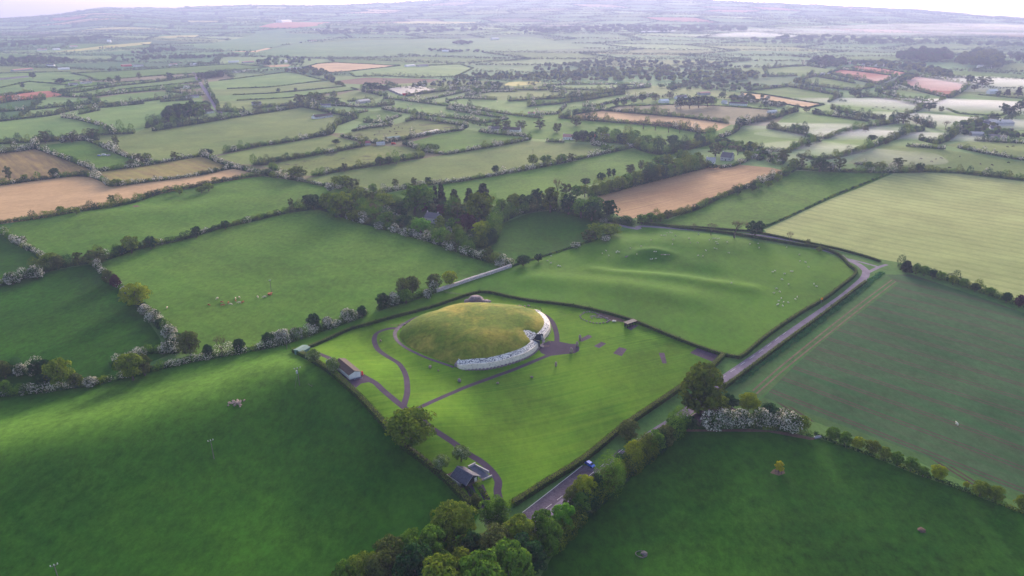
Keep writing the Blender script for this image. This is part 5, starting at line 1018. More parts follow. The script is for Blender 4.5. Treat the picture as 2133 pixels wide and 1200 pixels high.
WOODS = [
 ('dark pine wood left of the red fields', [(1684, 137), (1700, 128), (1758, 130), (1758, 142), (1720, 140)], 26, 14, 13, 'cd'),
 ('dark wood on the misty hilltop', [(1860, 124), (1900, 112), (1965, 110), (1980, 125), (1940, 132)], 45, 16, 17, 'dc'),
 ('big wood around the manor on the right', [(1985, 135), (2000, 122), (2040, 110), (2085, 120), (2088, 143), (2040, 142)], 45, 18, 18, 'dqb'),
 ('wood at the right edge in haze', [(2090, 130), (2100, 115), (2200, 112), (2200, 132)], 24, 14, 18, 'dc'),
 ('tree belt behind the upper red field', [(1755, 136), (1850, 130), (1930, 140), (1990, 160), (1960, 163), (1900, 150), (1820, 140)], 70, 10, 11, 'dqb'),
 ('belt of trees between the red fields and beyond', [(1840, 186), (1880, 165), (1900, 155), (1910, 162), (1870, 180), (1850, 192)], 30, 10, 11, 'dbg'),
 ('scattered woodland band across the middle distance', [(1060, 160), (1140, 150), (1260, 145), (1440, 150), (1560, 150), (1600, 165), (1480, 172), (1350, 170), (1200, 170), (1060, 170)], 190, 10, 12, 'dqbo'),
 ('further thin woodland band in the haze', [(1100, 140), (1250, 128), (1430, 128), (1560, 136), (1560, 142), (1400, 146), (1240, 142), (1120, 150)], 90, 7, 10, 'dfb'),
 ('copse south of the straight road farms', [(340, 250), (352, 235), (400, 222), (432, 222), (438, 235), (410, 248), (360, 258)], 26, 16, 20, 'gdd'),
 ('dark pine block beside the straight road', [(412, 163), (425, 160), (462, 158), (462, 162), (420, 166)], 26, 11, 12, 'cd'),
 ('dark wood below the gold strips', [(0, 126), (60, 122), (150, 126), (150, 132), (60, 134), (0, 136)], 60, 9, 12, 'dfc'),
 ('copses on the western slope', [(275, 112), (330, 104), (370, 102), (365, 108), (300, 114)], 26, 7, 9, 'dc'),
 ('tree belt north of the western cottages', [(250, 122), (330, 118), (440, 117), (520, 112), (520, 116), (430, 122), (330, 124), (250, 128)], 60, 6, 9, 'df'),
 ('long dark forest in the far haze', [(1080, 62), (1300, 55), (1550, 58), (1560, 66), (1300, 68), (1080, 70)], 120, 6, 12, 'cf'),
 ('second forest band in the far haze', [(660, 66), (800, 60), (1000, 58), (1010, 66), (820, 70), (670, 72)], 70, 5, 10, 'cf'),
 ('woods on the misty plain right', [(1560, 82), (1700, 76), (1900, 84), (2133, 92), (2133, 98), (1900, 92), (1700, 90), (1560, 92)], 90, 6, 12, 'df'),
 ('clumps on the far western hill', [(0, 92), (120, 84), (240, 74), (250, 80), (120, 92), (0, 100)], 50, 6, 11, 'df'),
 ('dark clump in the wide teal field', [(888, 104), (900, 103), (1010, 107), (1010, 109), (940, 109), (890, 107)], 26, 4, 7, 'dc'),
 ('little square plantation in the teal field', [(945, 92), (950, 86), (980, 88), (982, 93), (960, 95)], 14, 5, 8, 'c'),
 ('riverside trees before the pale fields', [(945, 162), (1000, 156), (1060, 158), (1060, 166), (1000, 168), (950, 166)], 40, 8, 10, 'dqf'),
 ('trees along the glasshouse lane', [(860, 176), (940, 170), (1000, 172), (1050, 178), (1040, 184), (980, 180), (900, 182), (860, 184)], 45, 8, 10, 'dqh'),
 ('trees round the farms beyond the pink field', [(530, 132), (560, 122), (600, 122), (650, 126), (640, 134), (600, 136), (540, 136)], 34, 8, 10, 'dg'),
 ('bushy belt beside the gravel yard', [(590, 150), (640, 144), (680, 150), (700, 170), (715, 180), (700, 178), (670, 160), (620, 154)], 40, 8, 10, 'dqb'),
 ('trees around the red barn farmsteads', [(1370, 180), (1440, 172), (1500, 172), (1580, 180), (1570, 190), (1480, 188), (1400, 190)], 50, 8, 11, 'dbg'),
 ('garden trees behind the white terrace', [(1510, 205), (1560, 202), (1590, 205), (1640, 222), (1640, 228), (1580, 218), (1520, 212)], 30, 9, 12, 'dbh'),
 ('shelter belt in front of the dark farm sheds', [(1990, 262), (2030, 255), (2050, 262), (2090, 275), (2133, 280), (2133, 290), (2080, 288), (2020, 284), (1985, 280)], 40, 12, 14, 'dgb'),
 ('shrubs beside the misty lane', [(1560, 312), (1600, 322), (1640, 330), (1630, 345), (1590, 340), (1560, 330)], 26, 10, 13, 'dhg'),
 ('shrubbery around the pair of lane cottages', [(1440, 280), (1480, 290), (1560, 300), (1600, 318), (1590, 330), (1560, 325), (1500, 305), (1450, 295)], 40, 10, 14, 'dbg'),
]
for i, (lb, poly, n_, hp, wp, ms) in enumerate(WOODS): wood('woodland', lb, poly, int(n_ * 1.6), hp * .9, wp * .85, ms, i)

# ------------------------------------------------------------------ buildings
ROOFD = plain('slate_roof', (.11, .1, .13), .2, 1.5); ROOFB = plain('brown_roof', (.065, .045, .048), .2, 1.5); ROOFG = plain('green_metal_roof', (.1, .2, .19), .15, 1, .5, .4)
WHITE = plain('white_render', (.75, .72, .74), .06, 1); BLACKB = plain('black_boards', (.02, .02, .03), .3, 2); GREYM = plain('grey_metal_sheet', (.3, .3, .36), .15, .5, .5, .4)
REDM = plain('red_sheet', (.5, .05, .04), .1, 1); GLASS = plain('dark_window', (.03, .035, .05), .1, 1, .15, .6); GREYW = plain('grey_wall', (.4, .37, .4), .15, 1); PINKR = plain('pink_tile_roof', (.45, .22, .2), .15, 1)
MAROON = plain('maroon_roof', (.25, .06, .09), .1, 1); TIMB = plain('weathered_timber', (.13, .11, .12), .2, 2)
def building(p1, p2, depth, wh, rh, wall, roof, label, name='house', cat='house', chim=1, windows=True, over=.35, door=True, group=None):
    a, b = G(*p1), G(*p2); d = Vector((b.x - a.x, b.y - a.y)); Ln = d.length; rz = math.atan2(d.y, d.x)
    o = empty(name, (a.x, a.y, min(a.z, b.z) - .1), rz); tag(o, label, cat, group)
    D = depth; w = MB(); w.add([(0, 0, 0), (Ln, 0, 0), (Ln, D, 0), (0, D, 0), (0, 0, wh), (Ln, 0, wh), (Ln, D, wh), (0, D, wh), (0, D / 2, wh + rh), (Ln, D / 2, wh + rh)],
        [(0, 1, 5, 4), (1, 2, 6, 9, 5), (2, 3, 7, 6), (3, 0, 4, 8, 7)]); w.build('wall', wall, o)
    w = MB(); ov = over; sl = rh / (D / 2); th = .18
    vs = []
    for x in (-ov, Ln + ov):
        vs += [(x, -ov, wh - ov * sl + .04), (x, D / 2, wh + rh + .04), (x, D + ov, wh - ov * sl + .04), (x, D + ov, wh - ov * sl + .04 + th), (x, D / 2, wh + rh + .04 + th), (x, -ov, wh - ov * sl + .04 + th)]
    w.add(vs, [(0, 1, 7, 6), (1, 2, 8, 7), (2, 3, 9, 8), (3, 4, 10, 9), (4, 5, 11, 10), (5, 0, 6, 11), (0, 5, 4, 1), (1, 4, 3, 2), (6, 7, 10, 11), (7, 8, 9, 10)]); ro = w.build('roof', roof, o)
    for k in range(chim):
        w = MB(); x = .5 if k == 0 else Ln - .5; w.box((x, D / 2, wh + rh + .5), (.6, .9, 1.6)); w.build('chimney', wall, ro)
    if windows:
        n_ = max(2, int(Ln / 3.2))
        for i in range(n_):
            x = Ln * (i + .5) / n_; isd = door and i == n_ // 2; w = MB()
            w.box((x, -.02, 1.05 if isd else wh * .55), (1.0, .12, 2.0 if isd else 1.1)); w.build('door' if isd else 'window', GLASS if not isd else ROOFB, o)
    return o
building((697, 766), (728, 791), 5.5, 2.9, 1.0, WHITE, ROOFB, 'long white panelled shed with a brown roof beside the purple yard', 'shed', 'shed', 0, False)
building((628, 740), (646, 733), 4.5, 2.6, .5, ROOFG, ROOFG, 'small open shelter with green metal roof in the hedge corner', 'shelter', 'shelter', 0, False)
# visitor hut
a, b = G(946, 998), G(973, 1018); hut = building((944, 996), (971, 1017), 6.0, 2.4, 2.0, BLACKB, plain('dark_shingle', (.07, .07, .11), .3, 1.5), 'black boarded visitor hut with gabled roof and walled terrace', 'visitor_hut', 'hut', 0, False, .8)
w = MB(); Lh = math.hypot(G(971, 1017).x - G(944, 996).x, G(971, 1017).y - G(944, 996).y); w.box((Lh + .06, 4.9, 1.1), (.1, 1.2, 2.0)); w.build('door', WHITE, hut)
w = MB(); w.box((Lh / 2, 3.0, 4.5), (Lh + 1.6, .35, .12)); w.build('ridge_cap', plain('pinkish_ridge', (.4, .3, .35)), hut)
for x in (-.8, Lh + .8):
    w = MB(); w.tube([(x, -.8, 2.0), (x, 3, 4.5), (x, 6.8, 2.0)], [.1, .1, .1], 4); w.build('barge_board', plain('pale_barge_board', (.4, .36, .42)), hut)
def lowwall(pts, h, wd, mat, label, name='low_wall'):
    P = [G(*q) for q in pts]; w = MB()
    for a, b in zip(P[:-1], P[1:]):
        m_ = (a + b) / 2; w.box((m_.x, m_.y, m_.z + h / 2 - .1), ((b - a).length + wd, wd, h + .2), math.atan2(b.y - a.y, b.x - a.x))
    return tag(w.build(name, mat), label, 'wall')
lowwall([(976, 974), (989, 968), (1017, 987)], .9, .5, GREYW, 'low grey wall wrapping the hut terrace on the lawn side')
lowwall([(1024, 993), (1006, 1001)], .7, .4, GREYW, 'short terrace wall nearest the curved path')
lowwall([(930, 989), (957, 1013), (967, 1008)], .8, .4, GREYW, 'low retaining wall behind the hut yard')
f = fence_line([G(975, 1016), G(988, 1008), G(1008, 1001)], 'wooden_fence', None, WOODR, 1.2, 3, .15, None, 1.6); tag(f, 'brown post and rail fence in front of the black hut', 'fence')
f = fence_line([G(815, 679), G(830, 679), G(838, 674)], 'wooden_fence', None, WOODR, 1.0, 2, .12, None, 2); tag(f, 'short rail fence where two paths meet left of mound', 'fence')
f = fence_line([G(918, 609), G(940, 612), G(965, 616), G(985, 610)], 'wooden_fence', None, TIMB, 1.1, 3, .12, None, 2.5); tag(f, 'grey field fence between stone wall and boundary hedge', 'fence')
f = fence_line([G(1105, 641), G(1125, 644), G(1128, 648)], 'wooden_fence', None, DARKWOOD, 1.2, 3, .15, None, 2); tag(f, 'dark timber fence behind the right end of the wall', 'fence')
w = MB()
for i in range(7): w.box((i * .55 - 1.6, 0, .9), (.06, .06, 1.8))
for z in (.15, .9, 1.75): w.tube([(-1.7, 0, z), (1.8, 0, z)], [.05, .05], 4)
gt = w.build('metal_gate', GREYM); gt.location = G(1050, 1063); tag(gt, 'metal gate at the bottom corner of the lawn', 'gate')
# panelled doors and barriers of the long shed
pd = G(729, 789); sh = empty('door_screen', pd, .5); tag(sh, 'white louvred screen at the end of the long shed', 'screen')
for i in range(6): w = MB(); w.box((i * .42, 0, 1.5), (.34, .08, 2.2)); w.build('panel', WHITE, sh)
w = MB(); w.box((1.05, .06, 1.5), (2.8, .06, 2.5)); w.build('frame', GREYM, sh)
def bars(px, py, rz, n, label):
    o = empty('crowd_barrier', G(px, py), rz); w = MB(); w.tube([(0, 0, .3), (0, 0, 1.1), (2.2, 0, 1.1), (2.2, 0, .3)], [.04] * 4, 5); w.build('frame', plain('pale_steel', (.45, .5, .65)), o)
    for i in range(n): w = MB(); w.tube([(.2 + i * 1.8 / n, 0, .25), (.2 + i * 1.8 / n, 0, 1.08)], [.025] * 2, 4); w.build('bar', bpy.data.materials['pale_steel'], o)
    tag(o, label, 'barrier', 'steel barriers by the shed')
bars(731, 793, .35, 8, 'steel barrier nearest the hedge below the long shed'); bars(738, 792, .5, 8, 'middle steel barrier below the long shed'); bars(745, 789, -.2, 8, 'steel barrier nearest the purple path by shed')
# rain shelter on the lawn
p = G(1307, 684); q = G(1322, 679); rz = math.atan2(q.y - p.y, q.x - p.x); sl = empty('rain_shelter', p, rz); tag(sl, 'open timber shelter with flat roof against the top hedge', 'shelter')
for i in range(4):
    for j in range(2): w = MB(); w.box((.2 + i * 2.0, .2 + j * 2.2, 1.3), (.18, .18, 2.6)); w.build('post', DARKWOOD, sl)
w = MB(); w.box((3.2, 1.3, 2.75), (7.4, 3.2, .2)); w.build('roof', TIMB, sl)
w = MB(); w.box((3.2, 2.55, 1.2), (6.4, .08, 2.2)); w.build('back_panel', DARKWOOD, sl)
def strip(pts, wd, label, dash=0):
    P = [Vector((G(*q).x, G(*q).y)) for q in pts]; w = MB(); W = walk(P, .8)
    for i in range(len(W) - 1):
        if dash and i % dash >= dash // 2: continue
        (a, t), (b, t2) = W[i], W[i + 1]; n1 = Vector((-t.y, t.x)) * wd / 2; n2 = Vector((-t2.y, t2.x)) * wd / 2
        w.add([(q.x, q.y, H1(q.x, q.y) + .07) for q in (a - n1, a + n1, b + n2, b - n2)], [(0, 3, 2, 1)])
    o = w.build('road_marking', plain('worn_white_paint', (.5, .48, .52), .3, 2)); tag(o, label, kind='structure')
strip([(1088, 1068), (1137, 1030), (1175, 1000), (1213, 970)], .3, 'pale kerb line along the lay-by hedge')
strip([(1112, 1078), (1160, 1042), (1205, 1008), (1250, 973), (1292, 940), (1330, 912)], .22, 'worn dashed line between road and lay-by', 8)
strip([(1500, 790), (1545, 759), (1590, 728), (1640, 690)], .2, 'worn edge line of the straight road', 12)
B = [ # p1, p2, depth, wallh, roofh, wall, roof, label, chimneys
 ((1470, 341), (1489, 342), 9, 3.2, 3.6, WHITE, GREYW, 'white gabled cottage at the corner of the striped stubble', 1),
 ((1500, 334), (1522, 336), 12, 4.5, 4.5, GREYW, ROOFD, 'large grey roofed house beside the white cottage', 2),
 ((884, 463), (908, 466), 10, 4.5, 3, GREYW, ROOFD, 'slate roofed house hidden in the wood', 2),
 ((775, 438), (803, 432), 8, 3, 2, MAROON, MAROON, 'maroon roofed shed among the trees', 0),
 ((657, 248), (694, 243), 11, 3, 3, WHITE, ROOFB, 'long bungalow with brown roof at the pasture edge', 2),
 ((1018, 274), (1040, 274), 10, 3.5, 3, WHITE, ROOFD, 'white house left of two behind the green field', 1),
 ((1046, 274), (1082, 276), 10, 3.5, 3, WHITE, ROOFB, 'wide white house right of two behind the green field', 2),
 ((1172, 291), (1195, 292), 10, 4, 3, WHITE, PINKR, 'white house with pink roof by the long pale pasture', 1),
 ((1228, 287), (1242, 287), 8, 3, 2, REDM, REDM, 'small red barn between two houses', 0),
 ((1252, 289), (1270, 289), 9, 3.5, 2.6, WHITE, ROOFD, 'white house right of the red barn', 1),
 ((869, 286), (915, 275), 7, 3, 1.4, BLACKB, GREYM, 'very long dark shed with pale roof in tussocky field', 0),
 ((808, 293), (835, 290), 8, 3, 1.4, BLACKB, ROOFG, 'shorter dark shed beside the farm yard', 0),
 ((750, 304), (772, 302), 8, 3, 2, GREYW, MAROON, 'red and grey farm shed in the yard', 0),
 ((786, 303), (802, 302), 6, 2.6, 1.5, WHITE, GREYM, 'small white shed beside the red farm shed', 0),
 ((669, 224), (690, 223), 9, 3.5, 2.5, WHITE, ROOFD, 'white house left of the hamlet above bungalow', 1),
 ((700, 221), (720, 220), 9, 3.5, 2.5, WHITE, ROOFB, 'brown roofed house in the hamlet above bungalow', 1),
 ((749, 216), (772, 213), 12, 4, 2.5, GREYM, GREYM, 'blue grey barn at the east end of the hamlet', 0),
 ((526, 220), (545, 219), 9, 3.5, 3, WHITE, ROOFD, 'white house alone among trees east of the straight road', 1),
 ((392, 205), (415, 203), 9, 3.5, 2.5, WHITE, ROOFD, 'white house by the bend of the straight road', 1),
 ((387, 185), (396, 184), 8, 3.5, 3, WHITE, GREYW, 'gabled white house in the roadside thicket', 1),
 ((430, 237), (446, 235), 9, 3.5, 3, WHITE, ROOFB, 'cottage at the foot of the straight road', 1),
 ((145, 178), (163, 177), 9, 3, 2, WHITE, ROOFD, 'long low white cottage west of its twin', 1),
 ((172, 175), (192, 173), 9, 3, 2, WHITE, ROOFD, 'low white cottage beside a dark tree', 1),
 ((122, 146), (146, 145), 14, 4, 2, WHITE, WHITE, 'broad white barn on the western plain', 0),
 ((30, 149), (70, 146), 14, 4, 2, GREYM, PINKR, 'pinkish roofed barn at the western edge', 0),
 ((0, 167), (60, 161), 8, 3, 1.2, GREYM, ROOFD, 'long dark poultry shed at the west edge', 0),
 ((255, 139), (275, 138), 14, 5, 2, REDM, PINKR, 'red farm barn below the copses', 0),
 ((280, 139), (300, 138), 12, 4, 2, WHITE, ROOFD, 'white farmhouse beside the red farm barn', 1),
 ((355, 137), (370, 136), 10, 4, 2, WHITE, PINKR, 'pale cottage left of the pinkish field', 1),
 ((398, 137), (412, 136), 10, 4, 3, WHITE, WHITE, 'white gabled cottage on the pinkish field edge', 1),
 ((476, 131), (498, 130), 10, 4, 2, WHITE, WHITE, 'white bungalow on the tree line', 1),
 ((507, 132), (530, 130), 10, 4, 2, GREYW, PINKR, 'pink roofed farmhouse east of the white bungalow', 1),
 ((458, 154), (474, 153), 10, 4, 2, WHITE, ROOFD, 'white house next to the dark pine block', 1),
 ((490, 152), (522, 148), 10, 3, 2, WHITE, GREYM, 'long pale shed past the pine block', 0),
 ((95, 138), (112, 138), 10, 4, 2, WHITE, ROOFD, 'white farmhouse before the pale strip', 1),
 ((113, 105), (126, 104), 14, 5, 3, WHITE, WHITE, 'white farmhouse at the tip of the gold strip', 1),
 ((80, 106), (98, 105), 14, 5, 3, WHITE, PINKR, 'farm west of the gold strip', 1),
 ((148, 99), (162, 98), 14, 5, 3, WHITE, PINKR, 'cottage above the gold strip', 1),
 ((223, 88), (230, 88), 14, 8, 4, WHITE, WHITE, 'tall white house on the western slope', 1),
 ((588, 47), (608, 46), 50, 14, 4, WHITE, WHITE, 'big white factory on the horizon', 0),
 ((655, 63), (703, 58), 40, 6, 3, WHITE, WHITE, 'white glasshouse block in the haze', 0),
 ((645, 87), (660, 86), 14, 6, 3, WHITE, PINKR, 'pink roofed farm above the teal field', 1),
 ((920, 108), (940, 108), 16, 5, 3, WHITE, WHITE, 'white farm below the plantation clump', 1),
 ((1026, 83), (1040, 82), 20, 7, 3, WHITE, WHITE, 'white farm on the far teal slope', 1),
 ((600, 146), (628, 144), 14, 4, 2, WHITE, GREYM, 'pale farm shed before the pink stubble', 0),
 ((588, 131), (600, 130), 12, 5, 3, WHITE, WHITE, 'white house in trees above the beige strip', 1),
 ((848, 139), (866, 138), 14, 4, 2, WHITE, WHITE, 'white farmhouse at the tip of the pink field', 1),
 ((873, 139), (893, 138), 14, 5, 2, GREYM, ROOFD, 'grey barn cluster east of the pink field', 0),
 ((1412, 207), (1432, 205), 10, 4, 3, WHITE, ROOFD, 'white house partly hidden behind the tall grove', 2),
 ((1377, 215), (1394, 214), 9, 4, 3, WHITE, WHITE, 'white gabled cottage west of the tall grove', 1),
 ((1518, 219), (1556, 221), 10, 4, 2.5, WHITE, ROOFB, 'long white terrace below the beige strip', 2),
 ((1502, 216), (1511, 217), 8, 3.5, 3, WHITE, GREYW, 'small white gable east of the grove', 1),
 ((1460, 198), (1480, 197), 12, 4, 2, GREYM, PINKR, 'pinkish barn roof above the grove', 0),
 ((1430, 172), (1445, 171), 12, 4, 2, WHITE, ROOFD, 'white farm in the woodland band', 1),
 ((1327, 182), (1342, 181), 12, 4, 2, GREYM, GREYM, 'grey shed beside the clump of pines', 0),
 ((1100, 240), (1114, 240), 8, 3, 2, WHITE, PINKR, 'cottage in the orchard hedge', 1),
 ((1339, 68), (1408, 65), 20, 6, 2, WHITE, WHITE, 'very long white hall in the misty distance', 0),
 ((1603, 236), (1619, 235), 7, 3, 1.5, WHITE, WHITE, 'small white polytunnel near the fallow field', 0),
 ((1608, 183), (1627, 182), 9, 3.5, 2.5, WHITE, ROOFD, 'white cottage in trees left of the red fields', 1),
 ((2062, 196), (2079, 195), 10, 6, 3, WHITE, WHITE, 'white two storey house in the mist', 2),
 ((1828, 139), (1842, 138), 12, 5, 3, WHITE, WHITE, 'white gabled house above the upper red field', 1),
 ((1800, 137), (1820, 136), 12, 4, 3, WHITE, ROOFD, 'dark roofed house above the upper red field', 1),
 ((1768, 134), (1778, 134), 10, 4, 3, WHITE, PINKR, 'cottage at the pine wood corner', 1),
 ((1708, 156), (1726, 157), 10, 4, 2, GREYM, GREYM, 'grey barns at the corner of near red field', 0),
 ((2066, 262), (2112, 262), 22, 5, 3, GREYM, GREYM, 'great grey roofed farm shed on the right', 0),
 ((2048, 262), (2062, 263), 10, 4, 3, WHITE, ROOFD, 'white farmhouse left of the great farm shed', 1),
 ((2062, 274), (2082, 275), 10, 5, 3, WHITE, ROOFD, 'white farmhouse in the middle of the farm', 2),
 ((2024, 284), (2050, 285), 12, 4, 2, GREYM, GREYW, 'pale roofed barn at the lower left of the farm', 0),
 ((2056, 289), (2094, 292), 14, 4, 2, GREYM, ROOFD, 'wide dark barn at the lower right of the farm', 0),
 ((2040, 142), (2066, 142), 14, 6, 3, WHITE, GREYW, 'pale manor below the big wood', 1),
]
for p1, p2, dp, wh, rh, wl, rf, lb, ch in B:
    far = p1[1] < 150; kd = 'barn' if 'barn' in lb or 'shed' in lb or 'hall' in lb or 'block' in lb or 'factory' in lb else 'house'
    building(p1, p2, dp, wh, rh, wl, rf, lb, kd, kd, 0 if far else ch, not far and kd == 'house', door=True, group='houses and barns across the valley')
# glasshouses: five parallel tunnels
for i in range(5):
    o = building((812 + i * 6, 189 + i * 2.6), (868 + i * 11, 182 + i * 1.6), 10, 2.5, 2, plain('glasshouse_sheet', (.22, .2, .26), .1, .3, .4, .4) if i == 0 else bpy.data.materials['glasshouse_sheet'], bpy.data.materials['glasshouse_sheet'], '%s of five parallel polytunnels, counting from the farthest row' % ['first', 'second', 'third', 'fourth', 'fifth'][i], 'polytunnel', 'polytunnel', 0, False, group='polytunnels in the valley')
o = building((1636 - 1636 + 838, 199), (848, 199), 6, 3, 1.5, REDM, REDM, 'little red shed at the end of the polytunnels', 'barn', 'barn', 0, False)

# ------------------------------------------------------------------ vehicles
def car(px, py, rz, body, label, s=1.0, kind='car'):
    o = empty('parked_' + kind, G(px, py), rz); o.scale = (s, s, s); tag(o, label, kind)
    Lx = 2.1; w = MB(); prof = [(-2.1, .35), (-2.1, .85), (-1.85, 1.0), (-1.5, 1.42), (.45, 1.46), (1.15, .98), (2.0, .82), (2.12, .55), (2.05, .35)] if kind == 'car' else [(-2.5, .35), (-2.5, 2.1), (1.5, 2.1), (2.1, 1.2), (2.5, 1.0), (2.5, .35)]
    n = len(prof); vs = [(x, -.85 + (.12 if z > 1.1 else 0), z) for x, z in prof] + [(x, .85 - (.12 if z > 1.1 else 0), z) for x, z in prof]
    w.add(vs, [tuple(range(n)), tuple(range(2 * n - 1, n - 1, -1))] + [(i, i + n, (i + 1) % n + n, (i + 1) % n) for i in range(n)]); w.build('body', body, o)
    for sg in (-1, 1):
        w = MB(); w.box((-.5, sg * .80, 1.2), (1.7, .06, .32)); w.build('side_window', GLASS, o)
        for x in (-1.35, 1.35): w = MB(); w.tube([(x, sg * .78, .33), (x, sg * .92, .33)], [.33, .33], 12); w.build('wheel', plain('tyre', (.02, .02, .02)) if 'tyre' not in bpy.data.materials else bpy.data.materials['tyre'], o)
        w = MB(); w.box((2.08, sg * .6, .68), (.1, .32, .16)); w.build('headlight', plain('lamp_glass', (.7, .7, .75)) if 'lamp_glass' not in bpy.data.materials else bpy.data.materials['lamp_glass'], o)
    if kind == 'car':
        w = MB(); w.add([(.52, -.66, 1.45), (.52, .66, 1.45), (1.17, .74, 1.03), (1.17, -.74, 1.03)], [(0, 3, 2, 1)]); w.build('windscreen', GLASS, o)
    return o
BLUE = plain('blue_paint', (.015, .1, .6), .05, 1, .2, .6)
a = G(1223, 965); b = G(1236, 974); car(1229, 970, math.atan2(b.y - a.y, b.x - a.x), BLUE, 'blue hatchback parked across the lay-by under the hedge')
GV = 'vehicles in the caravan paddock'
tag(car(207, 325, .3, BLUE, 'small blue car in the caravan paddock'), group=GV); tag(car(217, 324, .1, WHITE, 'white van standing in the caravan paddock', 1, 'van'), group=GV); tag(car(226, 325, 1.2, GREYW, 'pale caravan at the right of the paddock', 1, 'van'), group=GV)
car(820, 301, 0, REDM, 'red tractor sized vehicle in the distant farm yard', 1.2, 'van'); car(798, 302, .4, WHITE, 'white van parked in the distant farm yard', 1.1, 'van')
def bin_(px, py, mat, label, h=1.5):
    w = MB(); w.box((0, 0, h * .45), (.8, .8, h * .9), .2, 0, .85); w.box((0, 0, h * .95), (.75, .75, .15), .2); o = w.build('litter_bin', mat); o.location = G(px, py); tag(o, label, 'bin')
bin_(755, 781, REDM, 'red bin on the purple path right of the long shed', 1.9); bin_(681, 757, BLUE, 'dark blue bin beside the blossoming tree', 1.5)
# orange road sign
o = empty('road_sign', G(1710, 632)); tag(o, 'orange roadworks sign half hidden in the roadside hedge', 'sign')
w = MB(); w.tube([(0, 0, 0), (0, 0, 2.6)], [.06, .06], 6); w.build('pole', GREYM, o)
w = MB(); w.box((0, -.08, 3.0), (1.3, .06, 1.3)); w.build('panel', plain('orange_panel', (.9, .3, .02)), o)

# ------------------------------------------------------------------ utility poles
PALE = plain('pale_insulator', (.4, .42, .45))
def pole(px, py, h, label, stay=True, trafo=True, arm=1.3):
    o = empty('utility_pole', G(px, py), .6); tag(o, label, 'utility pole', 'utility poles')
    w = MB(); w.tube([(0, 0, -.3), (0, 0, h)], [.17, .12], 7); w.build('pole', TIMB, o)
    w = MB(); w.box((0, 0, h - .3), (arm * 2, .12, .14)); c = w.build('crossarm', TIMB, o)
    for x in (-arm, 0, arm): w = MB(); w.tube([(x, 0, h - .22), (x, 0, h + .25)], [.16, .16], 6); w.build('insulator', PALE, c)
    if trafo: w = MB(); w.tube([(-.4, 0, h - 2.6), (-.4, 0, h - 1.2)], [.42, .42], 8); w.build('transformer', PALE, o)
    if stay: w = MB(); w.tube([(0, 0, h - 1.5), (-2.6, -1.4, 0)], [.05, .05], 4); w.build('stay_wire', TIMB, o)
    return o
pole(624, 803, 8.8, 'pole with pale transformer on the slope left of the enclosure')
pole(446, 956, 8.5, 'thin pole standing in the dark sloping field', False, False, .9)
pole(127, 1222, 8.5, 'pole whose top just shows at the bottom edge', False, False, .9)
pole(598, 728, 9, 'pale pole in front of the blossoming hedgerow', False, False, .5)
pole(566, 612, 9, 'pole beside the cattle feeder', False, False, .5); pole(1110, 326, 9, 'tiny pole in the long pale pasture', False, False, .6)
w = MB(); w.tube([(0, 0, 0), (0, 0, 5)], [.09, .06], 6); o = w.build('lamp_post', WHITE); o.location = G(915, 984); w2 = MB(); w2.box((0, 0, 5.1), (.6, .35, .2)); tag(o, 'white lamp post under the cream blossoming tree', 'lamp post'); w2.build('lamp_head', WHITE, o)
w = MB(); w.tube([(-1.6, 0, 1.6), (0, 0, .15)], [.1, .1], 6); w.tube([(0, 0, .15), (.1, 0, 1.2)], [.07, .07], 5); o = w.build('stay_post', TIMB); o.location = G(650, 806); tag(o, 'leaning wooden stay post right of the transformer pole', 'post')

# ------------------------------------------------------------------ animals: one skinned body each
def animal(name, Lb, Hh, rb, mat, graze=True, head=.3):
    """body, neck, head and four jointed legs grown from one skeleton"""
    me = bpy.data.meshes.new(name); v = []; e = []; r = []
    def add(p, rad, par=None):
        v.append(p); r.append(rad)
        if par is not None: e.append((par, len(v) - 1))
        return len(v) - 1
    zb = Hh * .72
    hip = add((-Lb * .42, 0, zb), rb * .92); mid = add((0, 0, zb - .02), rb * 1.05, hip); sh = add((Lb * .38, 0, zb), rb * .95, mid)
    nz = zb - Hh * .1 if graze else zb + Hh * .25
    nk = add((Lb * .62, 0, nz), rb * .5, sh); hd = add((Lb * .8, 0, nz - (Hh * .3 if graze else 0)), rb * .42, nk); add((Lb * .92, 0, nz - (Hh * .45 if graze else .08)), rb * .26, hd)
    tl = add((-Lb * .55, 0, zb + .02), rb * .15, hip); add((-Lb * .58, 0, zb * .55), rb * .08, tl)
    for sx, par, bk in ((-Lb * .4, hip, -.1), (Lb * .34, sh, .03)):
        for sy in (-1, 1):
            k = add((sx, sy * rb * .55, zb * .62), rb * .34, par); q = add((sx + bk * Hh, sy * rb * .55, zb * .3), rb * .17, k); add((sx, sy * rb * .55, .02), rb * .15, q)
    me.from_pydata(v, e, []); o = bpy.data.objects.new(name, me); COL.objects.link(o); md = o.modifiers.new('s', 'SKIN'); sk = me.skin_vertices[0].data
    for i, rad in enumerate(r): sk[i].radius = (rad, rad)
    sk[0].use_root = True; s2 = o.modifiers.new('u', 'SUBSURF'); s2.levels = s2.render_levels = 1
    dg = bpy.context.evaluated_depsgraph_get(); ev = bpy.data.meshes.new_from_object(o.evaluated_get(dg)); bpy.data.objects.remove(o)
    ev.materials.clear(); ev.materials.append(mat); ev.name = name; return ev
WOOL = plain('wool', (.62, .57, .5), .12, 2); CREAM = plain('cream_hide', (.62, .5, .38), .1, 2); REDH = plain('red_hide', (.35, .11, .05), .2, 2); BLK = plain('black_hide', (.015, .014, .016), .2, 2)
SHG, SHS = animal('sheep', 1.25, 1.0, .34, WOOL), animal('sheep', 1.25, 1.0, .34, WOOL, False)
CW = {k: animal('cow', 2.2, 1.5, .45, m) for k, m in (('c', CREAM), ('r', REDH), ('b', BLK))}
ANI = []
